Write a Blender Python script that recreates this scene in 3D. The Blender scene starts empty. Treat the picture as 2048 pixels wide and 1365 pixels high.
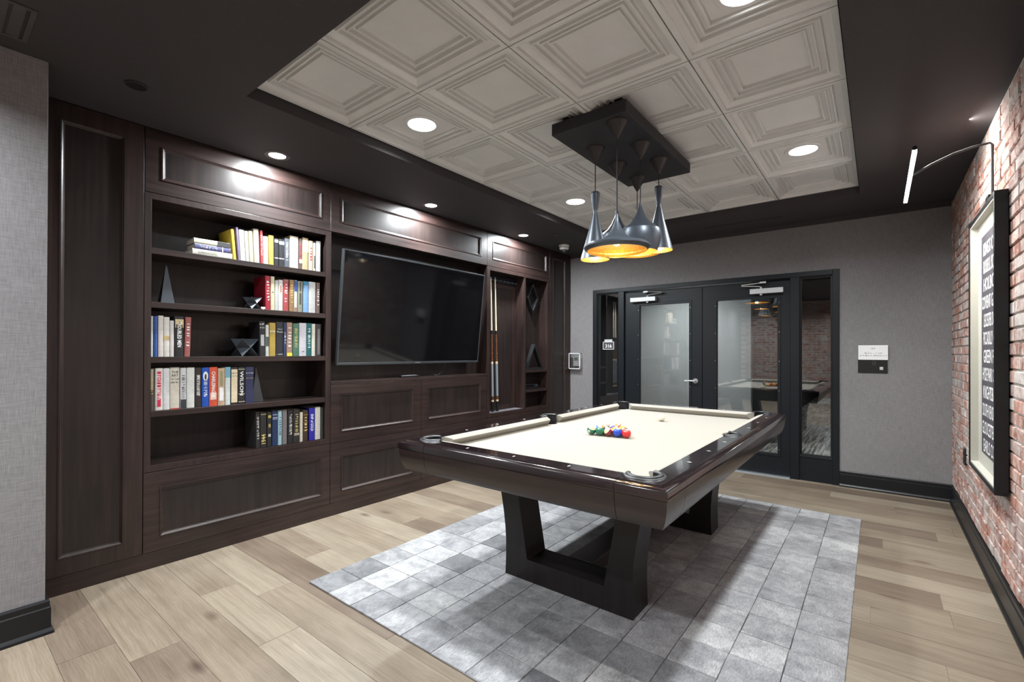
import bpy, bmesh, math, random
from mathutils import Matrix, Vector
random.seed(7)
SC = bpy.context.scene
COL = SC.collection
PI = math.pi
R = math.radians

# ------------------------------------------------------------------ camera
CAM_H = 1.3
YAW, PITCH, ROLL = 0.66478, 0.0040, 0.0026
fwd0 = Vector((-math.sin(YAW), math.cos(YAW), 0)); right0 = Vector((math.cos(YAW), math.sin(YAW), 0)); up0 = Vector((0, 0, 1))
FW = fwd0*math.cos(PITCH) + up0*math.sin(PITCH)
U2 = -fwd0*math.sin(PITCH) + up0*math.cos(PITCH)
RT = right0*math.cos(ROLL) + U2*math.sin(ROLL)
UPV = -right0*math.sin(ROLL) + U2*math.cos(ROLL)
cam_d = bpy.data.cameras.new('camera')
cam = bpy.data.objects.new('camera', cam_d); COL.objects.link(cam)
cam_d.sensor_width = 36.0; cam_d.lens = 934.06/2048*36.0
cam_d.shift_y = (701.0-682.5)/2048
cam_d.clip_start = 0.02
M = Matrix(((RT.x, UPV.x, -FW.x, 0), (RT.y, UPV.y, -FW.y, 0), (RT.z, UPV.z, -FW.z, CAM_H), (0, 0, 0, 1)))
cam.matrix_world = M
SC.camera = cam

# ------------------------------------------------------------------ world, exposure, light levels
W = bpy.data.worlds.new('world'); SC.world = W; W.use_nodes = True
W.node_tree.nodes['Background'].inputs[0].default_value = (0.75, 0.8, 0.9, 1)
W.node_tree.nodes['Background'].inputs[1].default_value = 0.15
SC.view_settings.view_transform = 'Standard'
SC.view_settings.look = 'None'
SC.view_settings.gamma = 1.0
SC.view_settings.use_curve_mapping = False
SC.view_settings.exposure = -0.25
P_CAB = 54.0      # downlights grazing the cabinets
P_TRAY = 46.0     # downlights in the coffered tray
P_REAR = 50.0     # downlights behind the camera, all but the near cabinet-side one added as fill
P_PEND = 3.0      # pendant bulbs
P_PIC = 26.0      # picture light
P_HALL = 46.0     # corridor downlights
SPREAD = R(150)
COOL = (0.90, 0.965, 1.0)

# ------------------------------------------------------------------ mesh helpers
class MB:
    def __init__(s): s.v = []; s.f = []
    def add(s, verts, faces):
        b = len(s.v); s.v += [tuple(p) for p in verts]; s.f += [tuple(i+b for i in q) for q in faces]; return s
    def box(s, x0, x1, y0, y1, z0, z1):
        v = [(x0,y0,z0),(x1,y0,z0),(x1,y1,z0),(x0,y1,z0),(x0,y0,z1),(x1,y0,z1),(x1,y1,z1),(x0,y1,z1)]
        return s.add(v, [(3,2,1,0),(4,5,6,7),(0,1,5,4),(1,2,6,5),(2,3,7,6),(3,0,4,7)])
    def prism(s, poly, a0, a1, axis='z'):
        n = len(poly); v = []
        for a in (a0, a1):
            for p, q in poly:
                v.append({'z': (p,q,a), 'y': (p,a,q), 'x': (a,p,q)}[axis])
        f = [tuple(range(n-1,-1,-1)), tuple(range(n,2*n))]
        for i in range(n): j = (i+1) % n; f.append((i, j, n+j, n+i))
        return s.add(v, f)
    def lathe(s, prof, n=32, c=(0,0,0), closed=False):
        v = []; f = []; m = len(prof)
        for k in range(n):
            a = 2*PI*k/n
            for r, z in prof: v.append((c[0]+r*math.cos(a), c[1]+r*math.sin(a), c[2]+z))
        for k in range(n):
            k2 = (k+1) % n
            for i in range(m-1 if not closed else m):
                i2 = (i+1) % m
                f.append((k*m+i, k2*m+i, k2*m+i2, k*m+i2))
        return s.add(v, f)
    def cyl(s, c, r, z0, z1, n=20, r1=None):
        r1 = r if r1 is None else r1
        v = [(c[0]+r*math.cos(2*PI*k/n), c[1]+r*math.sin(2*PI*k/n), z0) for k in range(n)]
        v += [(c[0]+r1*math.cos(2*PI*k/n), c[1]+r1*math.sin(2*PI*k/n), z1) for k in range(n)]
        f = [tuple(range(n-1,-1,-1)), tuple(range(n,2*n))] + [(k,(k+1)%n,n+(k+1)%n,n+k) for k in range(n)]
        return s.add(v, f)
    def tube(s, pts, r, n=8, flat=1.0):
        pts = [Vector(p) for p in pts]; v = []; f = []; m = len(pts)
        rr = r if isinstance(r, (list, tuple)) else [r]*m
        ref = Vector((0,0,1))
        for i, p in enumerate(pts):
            t = (pts[min(i+1,m-1)] - pts[max(i-1,0)]).normalized()
            a = ref if abs(t.dot(ref)) < 0.95 else Vector((1,0,0))
            u = t.cross(a).normalized(); w = u.cross(t).normalized()
            for k in range(n):
                g = 2*PI*k/n
                v.append(p + u*rr[i]*math.cos(g) + w*rr[i]*flat*math.sin(g))
        for i in range(m-1):
            for k in range(n):
                k2 = (k+1) % n; f.append((i*n+k, i*n+k2, (i+1)*n+k2, (i+1)*n+k))
        f.append(tuple(range(n-1,-1,-1))); f.append(tuple((m-1)*n+k for k in range(n)))
        return s.add(v, f)
    def cyl_between(s, p0, p1, r, n=12, r1=None):
        return s.tube([p0, p1], [r, r if r1 is None else r1], n)
    def ring(s, o, i, d0, d1):
        # rectangular frame in the (y,z) plane; o,i = (y0,y1,z0,z1); depth d0(front)..d1(back) along x
        def rc(q, d): return [(d,q[0],q[2]),(d,q[1],q[2]),(d,q[1],q[3]),(d,q[0],q[3])]
        v = rc(o,d0)+rc(i,d0)+rc(o,d1)+rc(i,d1); f = []
        for k in range(4):
            j = (k+1) % 4
            f += [(k,j,4+j,4+k), (8+j,8+k,12+k,12+j), (k,8+k,8+j,j), (4+k,4+j,12+j,12+k)]
        return s.add(v, f)
    def loft(s, loops, close=True):
        n = len(loops[0]); v = [p for L in loops for p in L]; f = []
        for i in range(len(loops)-1):
            for k in range(n if close else n-1):
                j = (k+1) % n; f.append((i*n+k, i*n+j, (i+1)*n+j, (i+1)*n+k))
        return s.add(v, f)
    def mesh(s, name, smooth=None):
        me = bpy.data.meshes.new(name); me.from_pydata(s.v, [], s.f)
        bm = bmesh.new(); bm.from_mesh(me); bmesh.ops.recalc_face_normals(bm, faces=bm.faces); bm.to_mesh(me); bm.free()
        if smooth:
            me.polygons.foreach_set('use_smooth', [True]*len(me.polygons))
            me.set_sharp_from_angle(angle=R(smooth))
        return me

ORI = {}
def setp(o, label=None, cat=None, group=None, kind=None):
    if label: o['label'] = label
    if cat: o['category'] = cat
    if group: o['group'] = group
    if kind: o['kind'] = kind
    return o
def thing(name, label, cat, loc=(0,0,0), rot=(0,0,0), group=None, kind=None, frame=None):
    o = bpy.data.objects.new(name, None); COL.objects.link(o); o.empty_display_size = 0.1
    if frame is not None:
        o.matrix_world = frame @ Matrix.Translation(loc)
    else:
        o.location = loc; o.rotation_euler = rot
    ORI[o.name] = loc if (frame is not None or rot == (0,0,0)) else (0,0,0)
    return setp(o, label, cat, group, kind)
def ob(name, mb, mat, parent=None, smooth=None, bevel=0, seg=2, label=None, sub=None):
    """mesh object; parent = a thing (verts are given in the thing's frame, absolute) or a part of it"""
    if sub is None:
        sub = (0,0,0)
        if parent is not None: sub = ORI.get(parent.name, (0,0,0))
    if isinstance(mb, MB):
        mb.v = [(a-sub[0], b-sub[1], c-sub[2]) for a, b, c in mb.v]
        me = mb.mesh(name, smooth)
    else: me = mb
    o = bpy.data.objects.new(name, me); COL.objects.link(o)
    if mat is not None and not me.materials: me.materials.append(mat)
    if parent is not None: o.parent = parent
    ORI[o.name] = sub
    if bevel:
        b = o.modifiers.new('bevel', 'BEVEL'); b.width = bevel; b.segments = seg; b.limit_method = 'ANGLE'; b.angle_limit = R(40)
    if label: o['label'] = label
    return o
def top(name, mb, mat, label, cat, loc=(0,0,0), group=None, kind=None, smooth=None, bevel=0, frame=None):
    o = ob(name, mb, mat, None, smooth, bevel, sub=loc)
    if frame is not None: o.matrix_world = frame @ Matrix.Translation(loc)
    else: o.location = loc
    ORI[o.name] = loc
    return setp(o, label, cat, group, kind)

TEXTS = []
def text(body, size, mat, parent, mtx, name='lettering', align='CENTER', sx=1.0, bold=0.0, spacing=1.0):
    TEXTS.append((body, size, mat, parent, mtx, name, align, sx, bold, spacing))
def basis(x, y, origin):
    x = Vector(x).normalized(); y = Vector(y).normalized(); n = x.cross(y)
    return Matrix(((x.x,y.x,n.x,origin[0]),(x.y,y.y,n.y,origin[1]),(x.z,y.z,n.z,origin[2]),(0,0,0,1)))

# ------------------------------------------------------------------ materials
def new_mat(name):
    m = bpy.data.materials.new(name); m.use_nodes = True
    nt = m.node_tree; return m, nt, nt.nodes['Principled BSDF']
def nd(nt, typ, **kw):
    n = nt.nodes.new(typ)
    for k, v in kw.items():
        if k in ('inp',):
            for a, b in v.items(): n.inputs[a].default_value = b
        else: setattr(n, k, v)
    return n
def ramp(nt, stops, interp='LINEAR'):
    n = nt.nodes.new('ShaderNodeValToRGB'); e = n.color_ramp.elements; n.color_ramp.interpolation = interp
    while len(e) > 1: e.remove(e[0])
    e[0].position = stops[0][0]; e[0].color = (*stops[0][1], 1)
    for p, c in stops[1:]:
        k = e.new(p); k.color = (*c, 1)
    return n
def coords(nt, kind, scale, rot=(0,0,0)):
    mp = nt.nodes.new('ShaderNodeMapping'); mp.inputs['Scale'].default_value = scale; mp.inputs['Rotation'].default_value = rot
    if kind == 'pos':
        g = nt.nodes.new('ShaderNodeNewGeometry'); nt.links.new(g.outputs['Position'], mp.inputs['Vector'])
    else:
        g = nt.nodes.new('ShaderNodeTexCoord'); nt.links.new(g.outputs['Object'], mp.inputs['Vector'])
    return mp
def noise(nt, vec, scale=5, detail=4, rough=0.55, dist=0.0):
    n = nd(nt, 'ShaderNodeTexNoise', inp={'Scale': scale, 'Detail': detail, 'Roughness': rough, 'Distortion': dist})
    nt.links.new(vec.outputs[0], n.inputs['Vector']); return n
def mixc(nt, a, b, fac, mode='MIX'):
    n = nt.nodes.new('ShaderNodeMix'); n.data_type = 'RGBA'; n.blend_type = mode
    for sock, v in ((n.inputs[6], a), (n.inputs[7], b), (n.inputs[0], fac)):
        if hasattr(v, 'is_output') or hasattr(v, 'links'): nt.links.new(v, sock)
        elif isinstance(v, (int, float)): sock.default_value = v
        else: sock.default_value = (*v, 1)
    return n.outputs[2]
def bump(nt, bsdf, h, strength=0.2, dist=0.01):
    b = nd(nt, 'ShaderNodeBump', inp={'Strength': strength, 'Distance': dist}); nt.links.new(h, b.inputs['Height']); nt.links.new(b.outputs[0], bsdf.inputs['Normal'])
def simple(name, col, rough=0.5, metal=0.0, spec=0.5, var=0.08, scale=30.0, coat=0.0, bmp=0.0, emis=None, estr=0.0):
    m, nt, b = new_mat(name)
    v = coords(nt, 'obj', (1,1,1)); n = noise(nt, v, scale, 3)
    lo = tuple(max(0, c*(1-var)) for c in col); hi = tuple(min(1, c*(1+var)) for c in col)
    r = ramp(nt, [(0.3, lo), (0.7, hi)]); nt.links.new(n.outputs['Fac'], r.inputs[0]); nt.links.new(r.outputs[0], b.inputs['Base Color'])
    b.inputs['Roughness'].default_value = rough; b.inputs['Metallic'].default_value = metal
    b.inputs['Specular IOR Level'].default_value = spec
    if coat: b.inputs['Coat Weight'].default_value = coat; b.inputs['Coat Roughness'].default_value = 0.06
    if bmp: bump(nt, b, n.outputs['Fac'], bmp, 0.004)
    if emis: b.inputs['Emission Color'].default_value = (*emis, 1); b.inputs['Emission Strength'].default_value = estr
    return m
def wood(name, dark, light, axis, rough=0.36, coat=0.0, spec=0.5):
    m, nt, b = new_mat(name)
    sc = {'z': (26, 26, 1.1), 'y': (26, 1.1, 26), 'x': (1.1, 26, 26)}[axis]
    v = coords(nt, 'pos', sc); n = noise(nt, v, 1.6, 8, 0.62, 0.3)
    v2 = coords(nt, 'pos', (1.5,1.5,1.5)); n2 = noise(nt, v2, 1.7, 3)
    r = ramp(nt, [(0.30, dark), (0.72, light)]); nt.links.new(n.outputs['Fac'], r.inputs[0])
    r2 = ramp(nt, [(0.3, (0.72,0.70,0.70)), (0.7, (1.15,1.08,1.05))]); nt.links.new(n2.outputs['Fac'], r2.inputs[0])
    nt.links.new(mixc(nt, r.outputs[0], r2.outputs[0], 1.0, 'MULTIPLY'), b.inputs['Base Color'])
    b.inputs['Roughness'].default_value = rough; b.inputs['Specular IOR Level'].default_value = spec
    if coat: b.inputs['Coat Weight'].default_value = coat; b.inputs['Coat Roughness'].default_value = 0.08
    bump(nt, b, n.outputs['Fac'], 0.06, 0.002)
    return m
MAT = {}
WD, WL = (0.013,0.0080,0.0073), (0.041,0.0245,0.0215)
MAT['wood_v'] = wood('dark_walnut_vertical', WD, WL, 'z')
MAT['wood_h'] = wood('dark_walnut_horizontal', WD, WL, 'y')
MAT['wood_panel'] = wood('dark_walnut_panel', (0.011,0.0085,0.008), (0.027,0.0185,0.017), 'z', 0.34)
MAT['table_wood_x'] = wood('table_espresso_x', (0.012,0.008,0.008), (0.030,0.018,0.017), 'x', 0.33, 0.25)
MAT['table_wood_y'] = wood('table_espresso_y', (0.012,0.008,0.008), (0.030,0.018,0.017), 'y', 0.33, 0.25)
MAT['table_wood_z'] = wood('table_espresso_z', (0.006,0.0048,0.0050), (0.014,0.0102,0.0104), 'z', 0.40, spec=0.4)
MAT['rail_x'] = wood('rail_espresso_x', (0.010,0.006,0.007), (0.020,0.011,0.012), 'x', 0.12, 0.9)
MAT['rail_y'] = wood('rail_espresso_y', (0.010,0.006,0.007), (0.020,0.011,0.012), 'y', 0.12, 0.9)
def wallpaper(name, c0, c1):
    m, nt, b = new_mat(name)
    a = noise(nt, coords(nt, 'pos', (22,22,560)), 1.0, 3); c = noise(nt, coords(nt, 'pos', (560,560,16)), 1.0, 3)
    big = noise(nt, coords(nt, 'pos', (1,1,1)), 1.2, 2)
    mm = nd(nt, 'ShaderNodeMath', operation='ADD'); nt.links.new(a.outputs['Fac'], mm.inputs[0]); nt.links.new(c.outputs['Fac'], mm.inputs[1])
    m2 = nd(nt, 'ShaderNodeMath', operation='MULTIPLY', inp={1: 0.5}); nt.links.new(mm.outputs[0], m2.inputs[0])
    r = ramp(nt, [(0.36, c0), (0.64, c1)]); nt.links.new(m2.outputs[0], r.inputs[0])
    r2 = ramp(nt, [(0.3, (0.93,)*3), (0.7, (1.05,)*3)]); nt.links.new(big.outputs['Fac'], r2.inputs[0])
    nt.links.new(mixc(nt, r.outputs[0], r2.outputs[0], 1.0, 'MULTIPLY'), b.inputs['Base Color'])
    b.inputs['Roughness'].default_value = 0.75; b.inputs['Specular IOR Level'].default_value = 0.25
    bump(nt, b, m2.outputs[0], 0.15, 0.002); return m
MAT['wallpaper'] = wallpaper('grey_linen_wallpaper', (0.150,0.142,0.145), (0.262,0.250,0.254))
MAT['ceil'] = simple('dark_umber_ceiling_paint', (0.048,0.044,0.046), 0.7, spec=0.2, var=0.05, scale=60)
MAT['tile'] = simple('off_white_plaster_tile', (0.62,0.62,0.61), 0.33, var=0.03, scale=12)
MAT['void'] = simple('dark_void', (0.01,0.01,0.01), 0.9)
def planks():
    m, nt, b = new_mat('limed_oak_planks')
    oi = nt.nodes.new('ShaderNodeObjectInfo')
    g = nt.nodes.new('ShaderNodeNewGeometry')
    mul = nd(nt, 'ShaderNodeMath', operation='MULTIPLY', inp={1: 57.0}); nt.links.new(oi.outputs['Random'], mul.inputs[0])
    cmb = nt.nodes.new('ShaderNodeCombineXYZ')
    for k in range(3): nt.links.new(mul.outputs[0], cmb.inputs[k])
    add = nd(nt, 'ShaderNodeVectorMath', operation='ADD'); nt.links.new(g.outputs['Position'], add.inputs[0]); nt.links.new(cmb.outputs[0], add.inputs[1])
    def mp(s):
        q = nt.nodes.new('ShaderNodeMapping'); q.inputs['Scale'].default_value = s; nt.links.new(add.outputs[0], q.inputs['Vector']); return q
    grain = noise(nt, mp((2.2, 60, 1)), 1.0, 7, 0.65, 0.4)
    cath = nd(nt, 'ShaderNodeTexWave', wave_type='BANDS', bands_direction='Y', inp={'Scale': 7.0, 'Distortion': 16.0, 'Detail': 3.5, 'Detail Scale': 0.7})
    nt.links.new(mp((0.9, 4.2, 1)).outputs[0], cath.inputs['Vector'])
    blot = noise(nt, mp((2.0, 5, 1)), 1.0, 4)
    vor = nd(nt, 'ShaderNodeTexVoronoi', inp={'Scale': 1.0}); nt.links.new(mp((1.7, 4.2, 1)).outputs[0], vor.inputs['Vector'])
    base = ramp(nt, [(0.0, (0.165,0.124,0.092)), (0.25, (0.215,0.170,0.125)), (0.65, (0.245,0.200,0.148)), (1.0, (0.275,0.230,0.175))]); nt.links.new(oi.outputs['Random'], base.inputs[0])
    r1 = ramp(nt, [(0.3, (0.70,0.68,0.66)), (0.55, (1.0,)*3), (0.75, (1.12,1.13,1.14))]); nt.links.new(grain.outputs['Fac'], r1.inputs[0])
    r2 = ramp(nt, [(0.25, (0.86,0.85,0.84)), (0.75, (1.06,)*3)]); nt.links.new(cath.outputs['Fac'], r2.inputs[0])
    r3 = ramp(nt, [(0.3, (0.66,0.62,0.60)), (0.62, (1.08,)*3)]); nt.links.new(blot.outputs['Fac'], r3.inputs[0])
    r4 = ramp(nt, [(0.0, (0.30,0.26,0.26)), (0.045, (0.5,0.45,0.44)), (0.14, (1.0,)*3)]); nt.links.new(vor.outputs['Distance'], r4.inputs[0])
    c = mixc(nt, base.outputs[0], r1.outputs[0], 0.8, 'MULTIPLY'); c = mixc(nt, c, r2.outputs[0], 0.45, 'MULTIPLY')
    c = mixc(nt, c, r3.outputs[0], 0.7, 'MULTIPLY'); c = mixc(nt, c, r4.outputs[0], 0.85, 'MULTIPLY')
    nt.links.new(c, b.inputs['Base Color']); b.inputs['Roughness'].default_value = 0.42; b.inputs['Specular IOR Level'].default_value = 0.4
    bump(nt, b, grain.outputs['Fac'], 0.08, 0.002); return m
MAT['plank'] = planks()
def hide():
    m, nt, b = new_mat('grey_cowhide_patch')
    oi = nt.nodes.new('ShaderNodeObjectInfo'); g = nt.nodes.new('ShaderNodeNewGeometry')
    mul = nd(nt, 'ShaderNodeMath', operation='MULTIPLY', inp={1: 91.0}); nt.links.new(oi.outputs['Random'], mul.inputs[0])
    cmb = nt.nodes.new('ShaderNodeCombineXYZ')
    for k in range(3): nt.links.new(mul.outputs[0], cmb.inputs[k])
    add = nd(nt, 'ShaderNodeVectorMath', operation='ADD'); nt.links.new(g.outputs['Position'], add.inputs[0]); nt.links.new(cmb.outputs[0], add.inputs[1])
    def mp(s, rz=0):
        q = nt.nodes.new('ShaderNodeMapping'); q.inputs['Scale'].default_value = s; q.inputs['Rotation'].default_value = (0,0,rz); nt.links.new(add.outputs[0], q.inputs['Vector']); return q
    hair = noise(nt, mp((230, 45, 1), 0.5), 1.0, 4, 0.7, 0.6); cloud = noise(nt, mp((9,9,1)), 1.0, 5, 0.68, 0.5)
    spk = noise(nt, mp((420,420,1)), 1.0, 2)
    base = ramp(nt, [(0.0, (0.12,0.12,0.127)), (0.05, (0.20,0.198,0.205)), (0.22, (0.272,0.267,0.275)), (0.6, (0.305,0.300,0.306)), (0.9, (0.355,0.349,0.352)), (1.0, (0.42,0.413,0.41))]); nt.links.new(oi.outputs['Random'], base.inputs[0])
    r1 = ramp(nt, [(0.3, (0.45,)*3), (0.7, (1.35,)*3)]); nt.links.new(hair.outputs['Fac'], r1.inputs[0])
    r2 = ramp(nt, [(0.28, (0.50,0.50,0.52)), (0.5, (1.0,)*3), (0.72, (1.45,1.44,1.42))]); nt.links.new(cloud.outputs['Fac'], r2.inputs[0])
    r3 = ramp(nt, [(0.3, (0.8,)*3), (0.7, (1.15,)*3)]); nt.links.new(spk.outputs['Fac'], r3.inputs[0])
    c = mixc(nt, base.outputs[0], r1.outputs[0], 0.75, 'MULTIPLY'); c = mixc(nt, c, r2.outputs[0], 0.9, 'MULTIPLY'); c = mixc(nt, c, r3.outputs[0], 0.7, 'MULTIPLY')
    nt.links.new(c, b.inputs['Base Color']); b.inputs['Roughness'].default_value = 0.62; b.inputs['Specular IOR Level'].default_value = 0.35
    b.inputs['Sheen Weight'].default_value = 0.15
    bump(nt, b, hair.outputs['Fac'], 0.35, 0.003); return m
MAT['hide'] = hide()
def brickm(name, island):
    m, nt, b = new_mat(name)
    g = nt.nodes.new('ShaderNodeNewGeometry')
    if island: rnd = g.outputs['Random Per Island']
    else: rnd = nt.nodes.new('ShaderNodeObjectInfo').outputs['Random']
    base = ramp(nt, [(0.0, (0.21,0.088,0.066)), (0.2, (0.33,0.140,0.098)), (0.4, (0.38,0.185,0.135)), (0.55, (0.29,0.165,0.143)), (0.7, (0.36,0.25,0.22)), (0.82, (0.25,0.185,0.17)), (0.92, (0.42,0.33,0.295)), (1.0, (0.33,0.31,0.295))])
    nt.links.new(rnd, base.inputs[0])
    n = noise(nt, coords(nt, 'pos', (1,1,1)), 46, 5, 0.65); n2 = noise(nt, coords(nt, 'pos', (1,1,1)), 13, 5, 0.7, 0.5); n3 = noise(nt, coords(nt, 'pos', (1,1,1)), 140, 2)
    r = ramp(nt, [(0.3, (0.7,)*3), (0.7, (1.25,)*3)]); nt.links.new(n.outputs['Fac'], r.inputs[0])
    c = mixc(nt, base.outputs[0], r.outputs[0], 0.8, 'MULTIPLY')
    wfac = ramp(nt, [(0.42, (0,0,0)), (0.64, (0.7,)*3)]); nt.links.new(n2.outputs['Fac'], wfac.inputs[0])
    c = mixc(nt, c, (0.56,0.52,0.49), wfac.outputs[0])
    pit = ramp(nt, [(0.28, (0.45,)*3), (0.36, (1,1,1))]); nt.links.new(n3.outputs['Fac'], pit.inputs[0])
    c = mixc(nt, c, pit.outputs[0], 0.6, 'MULTIPLY')
    nt.links.new(c, b.inputs['Base Color']); b.inputs['Roughness'].default_value = 0.88; b.inputs['Specular IOR Level'].default_value = 0.2
    bump(nt, b, n.outputs['Fac'], 0.5, 0.006); return m
MAT['brick'] = brickm('old_red_brick', False)
MAT['brick_i'] = brickm('old_red_brick_field', True)
MAT['mortar'] = simple('pale_lime_mortar', (0.52,0.50,0.47), 0.95, spec=0.1, var=0.18, scale=60, bmp=0.5)
MAT['black_paint'] = simple('black_satin_paint', (0.0075,0.0080,0.0095), 0.36, spec=0.35, var=0.1)
MAT['door_black'] = simple('door_black_satin', (0.0060,0.0078,0.0105), 0.42, spec=0.32, var=0.1)
MAT['black_matte'] = simple('black_matte', (0.013,0.012,0.015), 0.6, var=0.1)
MAT['black_plastic'] = simple('black_plastic', (0.012,0.012,0.014), 0.25, var=0.1)
MAT['rubber'] = simple('black_pocket_rubber', (0.010,0.011,0.013), 0.42, var=0.1)
MAT['shade'] = simple('anthracite_spun_shade', (0.085,0.098,0.118), 0.38, metal=0.5, var=0.08, scale=80)
MAT['shade_cone'] = simple('dark_brown_canopy', (0.022,0.018,0.019), 0.5, var=0.1)
MAT['gold'] = simple('hammered_gold_lining', (0.72,0.50,0.17), 0.34, metal=0.85, var=0.2, scale=90, bmp=0.6)
MAT['chrome'] = simple('brushed_silver', (0.62,0.62,0.63), 0.28, metal=0.9, var=0.05)
MAT['silver_paint'] = simple('silver_painted_metal', (0.58,0.59,0.60), 0.4, metal=0.3, var=0.05)
MAT['white_plastic'] = simple('white_plastic', (0.72,0.72,0.72), 0.4, var=0.03)
MAT['paper'] = simple('white_paper', (0.80,0.80,0.80), 0.8, var=0.02)
MAT['ink'] = simple('dark_ink', (0.03,0.03,0.03), 0.8)
MAT['cloth'] = simple('khaki_billiard_cloth', (0.305,0.284,0.248), 0.92, spec=0.15, var=0.05, scale=240, bmp=0.12)
MAT['sight'] = simple('pearl_inlay', (0.75,0.74,0.70), 0.25, var=0.08)
MAT['screen'] = simple('tv_black_glass', (0.004,0.004,0.005), 0.07, spec=0.5, var=0.05)
MAT['bezel'] = simple('tv_graphite_bezel', (0.10,0.11,0.12), 0.3, metal=0.7, var=0.05)
MAT['lens'] = simple('led_lens', (0.9,0.9,0.9), 0.5, emis=(1,1,1), estr=14.0)
MAT['led'] = simple('led_bar', (0.9,0.9,0.9), 0.5, emis=(1.0,0.98,0.95), estr=22.0)
MAT['bulb'] = simple('warm_bulb', (0.9,0.85,0.7), 0.4, emis=(1.0,0.80,0.48), estr=16.0)
MAT['trim_dark'] = simple('dark_light_trim', (0.06,0.055,0.055), 0.5)
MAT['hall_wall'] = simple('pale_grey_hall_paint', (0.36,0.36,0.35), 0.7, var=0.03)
MAT['hall_dark'] = simple('charcoal_hall_paint_and_shade', (0.05,0.048,0.05), 0.7, var=0.05)  # also stands in for shade on the corridor side wall and left opening
MAT['mat_board'] = simple('cream_mat_board', (0.40,0.385,0.335), 0.8, var=0.02)
MAT['poster'] = simple('charcoal_poster', (0.052,0.047,0.056), 0.6, var=0.1)
MAT['poster_ink'] = simple('poster_white_print', (0.72,0.70,0.70), 0.7, var=0.03)
MAT['maple'] = simple('pale_maple', (0.72,0.60,0.44), 0.3, var=0.08, scale=20)
MAT['cue_wood'] = simple('figured_brown_cue_wood', (0.12,0.045,0.018), 0.25, var=0.6, scale=60)
MAT['linen'] = simple('grey_irish_linen_wrap', (0.22,0.25,0.28), 0.7, var=0.25, scale=300)
MAT['cream_ring'] = simple('cream_ring', (0.75,0.62,0.42), 0.3)
MAT['pages'] = simple('book_pages', (0.66,0.60,0.48), 0.9, var=0.12, scale=150)
MAT['lcd'] = simple('green_lcd', (0.20,0.30,0.20), 0.3, var=0.1)
MAT['alu'] = simple('aluminium_threshold', (0.42,0.45,0.48), 0.35, metal=0.8)
MAT['felt_pad'] = simple('speckled_pad', (0.10,0.09,0.10), 0.95, var=0.9, scale=160)
def glass(name, tint=(0.96,0.97,0.97), ior=1.6):
    m = bpy.data.materials.new(name); m.use_nodes = True; nt = m.node_tree
    nt.nodes.remove(nt.nodes['Principled BSDF']); out = nt.nodes['Material Output']
    t = nd(nt, 'ShaderNodeBsdfTransparent', inp={'Color': (*tint,1)}); g = nd(nt, 'ShaderNodeBsdfGlossy', inp={'Roughness': 0.015, 'Color': (1,1,1,1)})
    f = nd(nt, 'ShaderNodeFresnel', inp={'IOR': ior}); mx = nt.nodes.new('ShaderNodeMixShader')
    nt.links.new(f.outputs[0], mx.inputs[0]); nt.links.new(t.outputs[0], mx.inputs[1]); nt.links.new(g.outputs[0], mx.inputs[2]); nt.links.new(mx.outputs[0], out.inputs[0]); return m
MAT['glass'] = glass('clear_door_glass', (0.93,0.95,0.95), 1.95)
MAT['clear'] = glass('clear_plastic_guard', (0.95,0.95,0.96), 1.5)
def carpet():
    m, nt, b = new_mat('striped_corridor_carpet')
    a = noise(nt, coords(nt, 'pos', (38, 1.6, 1)), 1.0, 3, 0.7); c = noise(nt, coords(nt, 'pos', (9, 0.9, 1)), 1.0, 2); d = noise(nt, coords(nt,'pos',(200,200,1)), 1.0, 2)
    r = ramp(nt, [(0.40, (0.06,0.055,0.05)), (0.5, (0.30,0.28,0.25)), (0.62, (0.62,0.58,0.51))]); nt.links.new(a.outputs['Fac'], r.inputs[0])
    r2 = ramp(nt, [(0.35, (0.55,)*3), (0.65, (1.1,)*3)]); nt.links.new(c.outputs['Fac'], r2.inputs[0])
    nt.links.new(mixc(nt, r.outputs[0], r2.outputs[0], 1.0, 'MULTIPLY'), b.inputs['Base Color']); b.inputs['Roughness'].default_value = 0.95
    bump(nt, b, d.outputs['Fac'], 0.4, 0.004); return m
MAT['carpet'] = carpet()
_cc = {}
def colmat(c, rough=0.5, coat=0.0):
    k = (c, rough, coat)
    if k not in _cc: _cc[k] = simple('cover_%02x%02x%02x' % tuple(int(min(1,max(0,q))*255) for q in c), c, rough, var=0.10, scale=45, coat=coat)
    return _cc[k]

# ================================================================== room shell
H = 2.637; YB = 5.586; XR = 0.514
XC, KC, YC = -3.391, 0.015, 2.6
PHI = -math.atan(KC)
CAB = Matrix.Translation((XC, YC, 0)) @ Matrix.Rotation(PHI, 4, 'Z')     # local x = out of the cabinet wall, y = along it, z = up
def ring_xz(o, i, y0, y1):
    m = MB(); m.ring(o, i, y0, y1); m.v = [(b, a, c) for a, b, c in m.v]; return m

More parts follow.
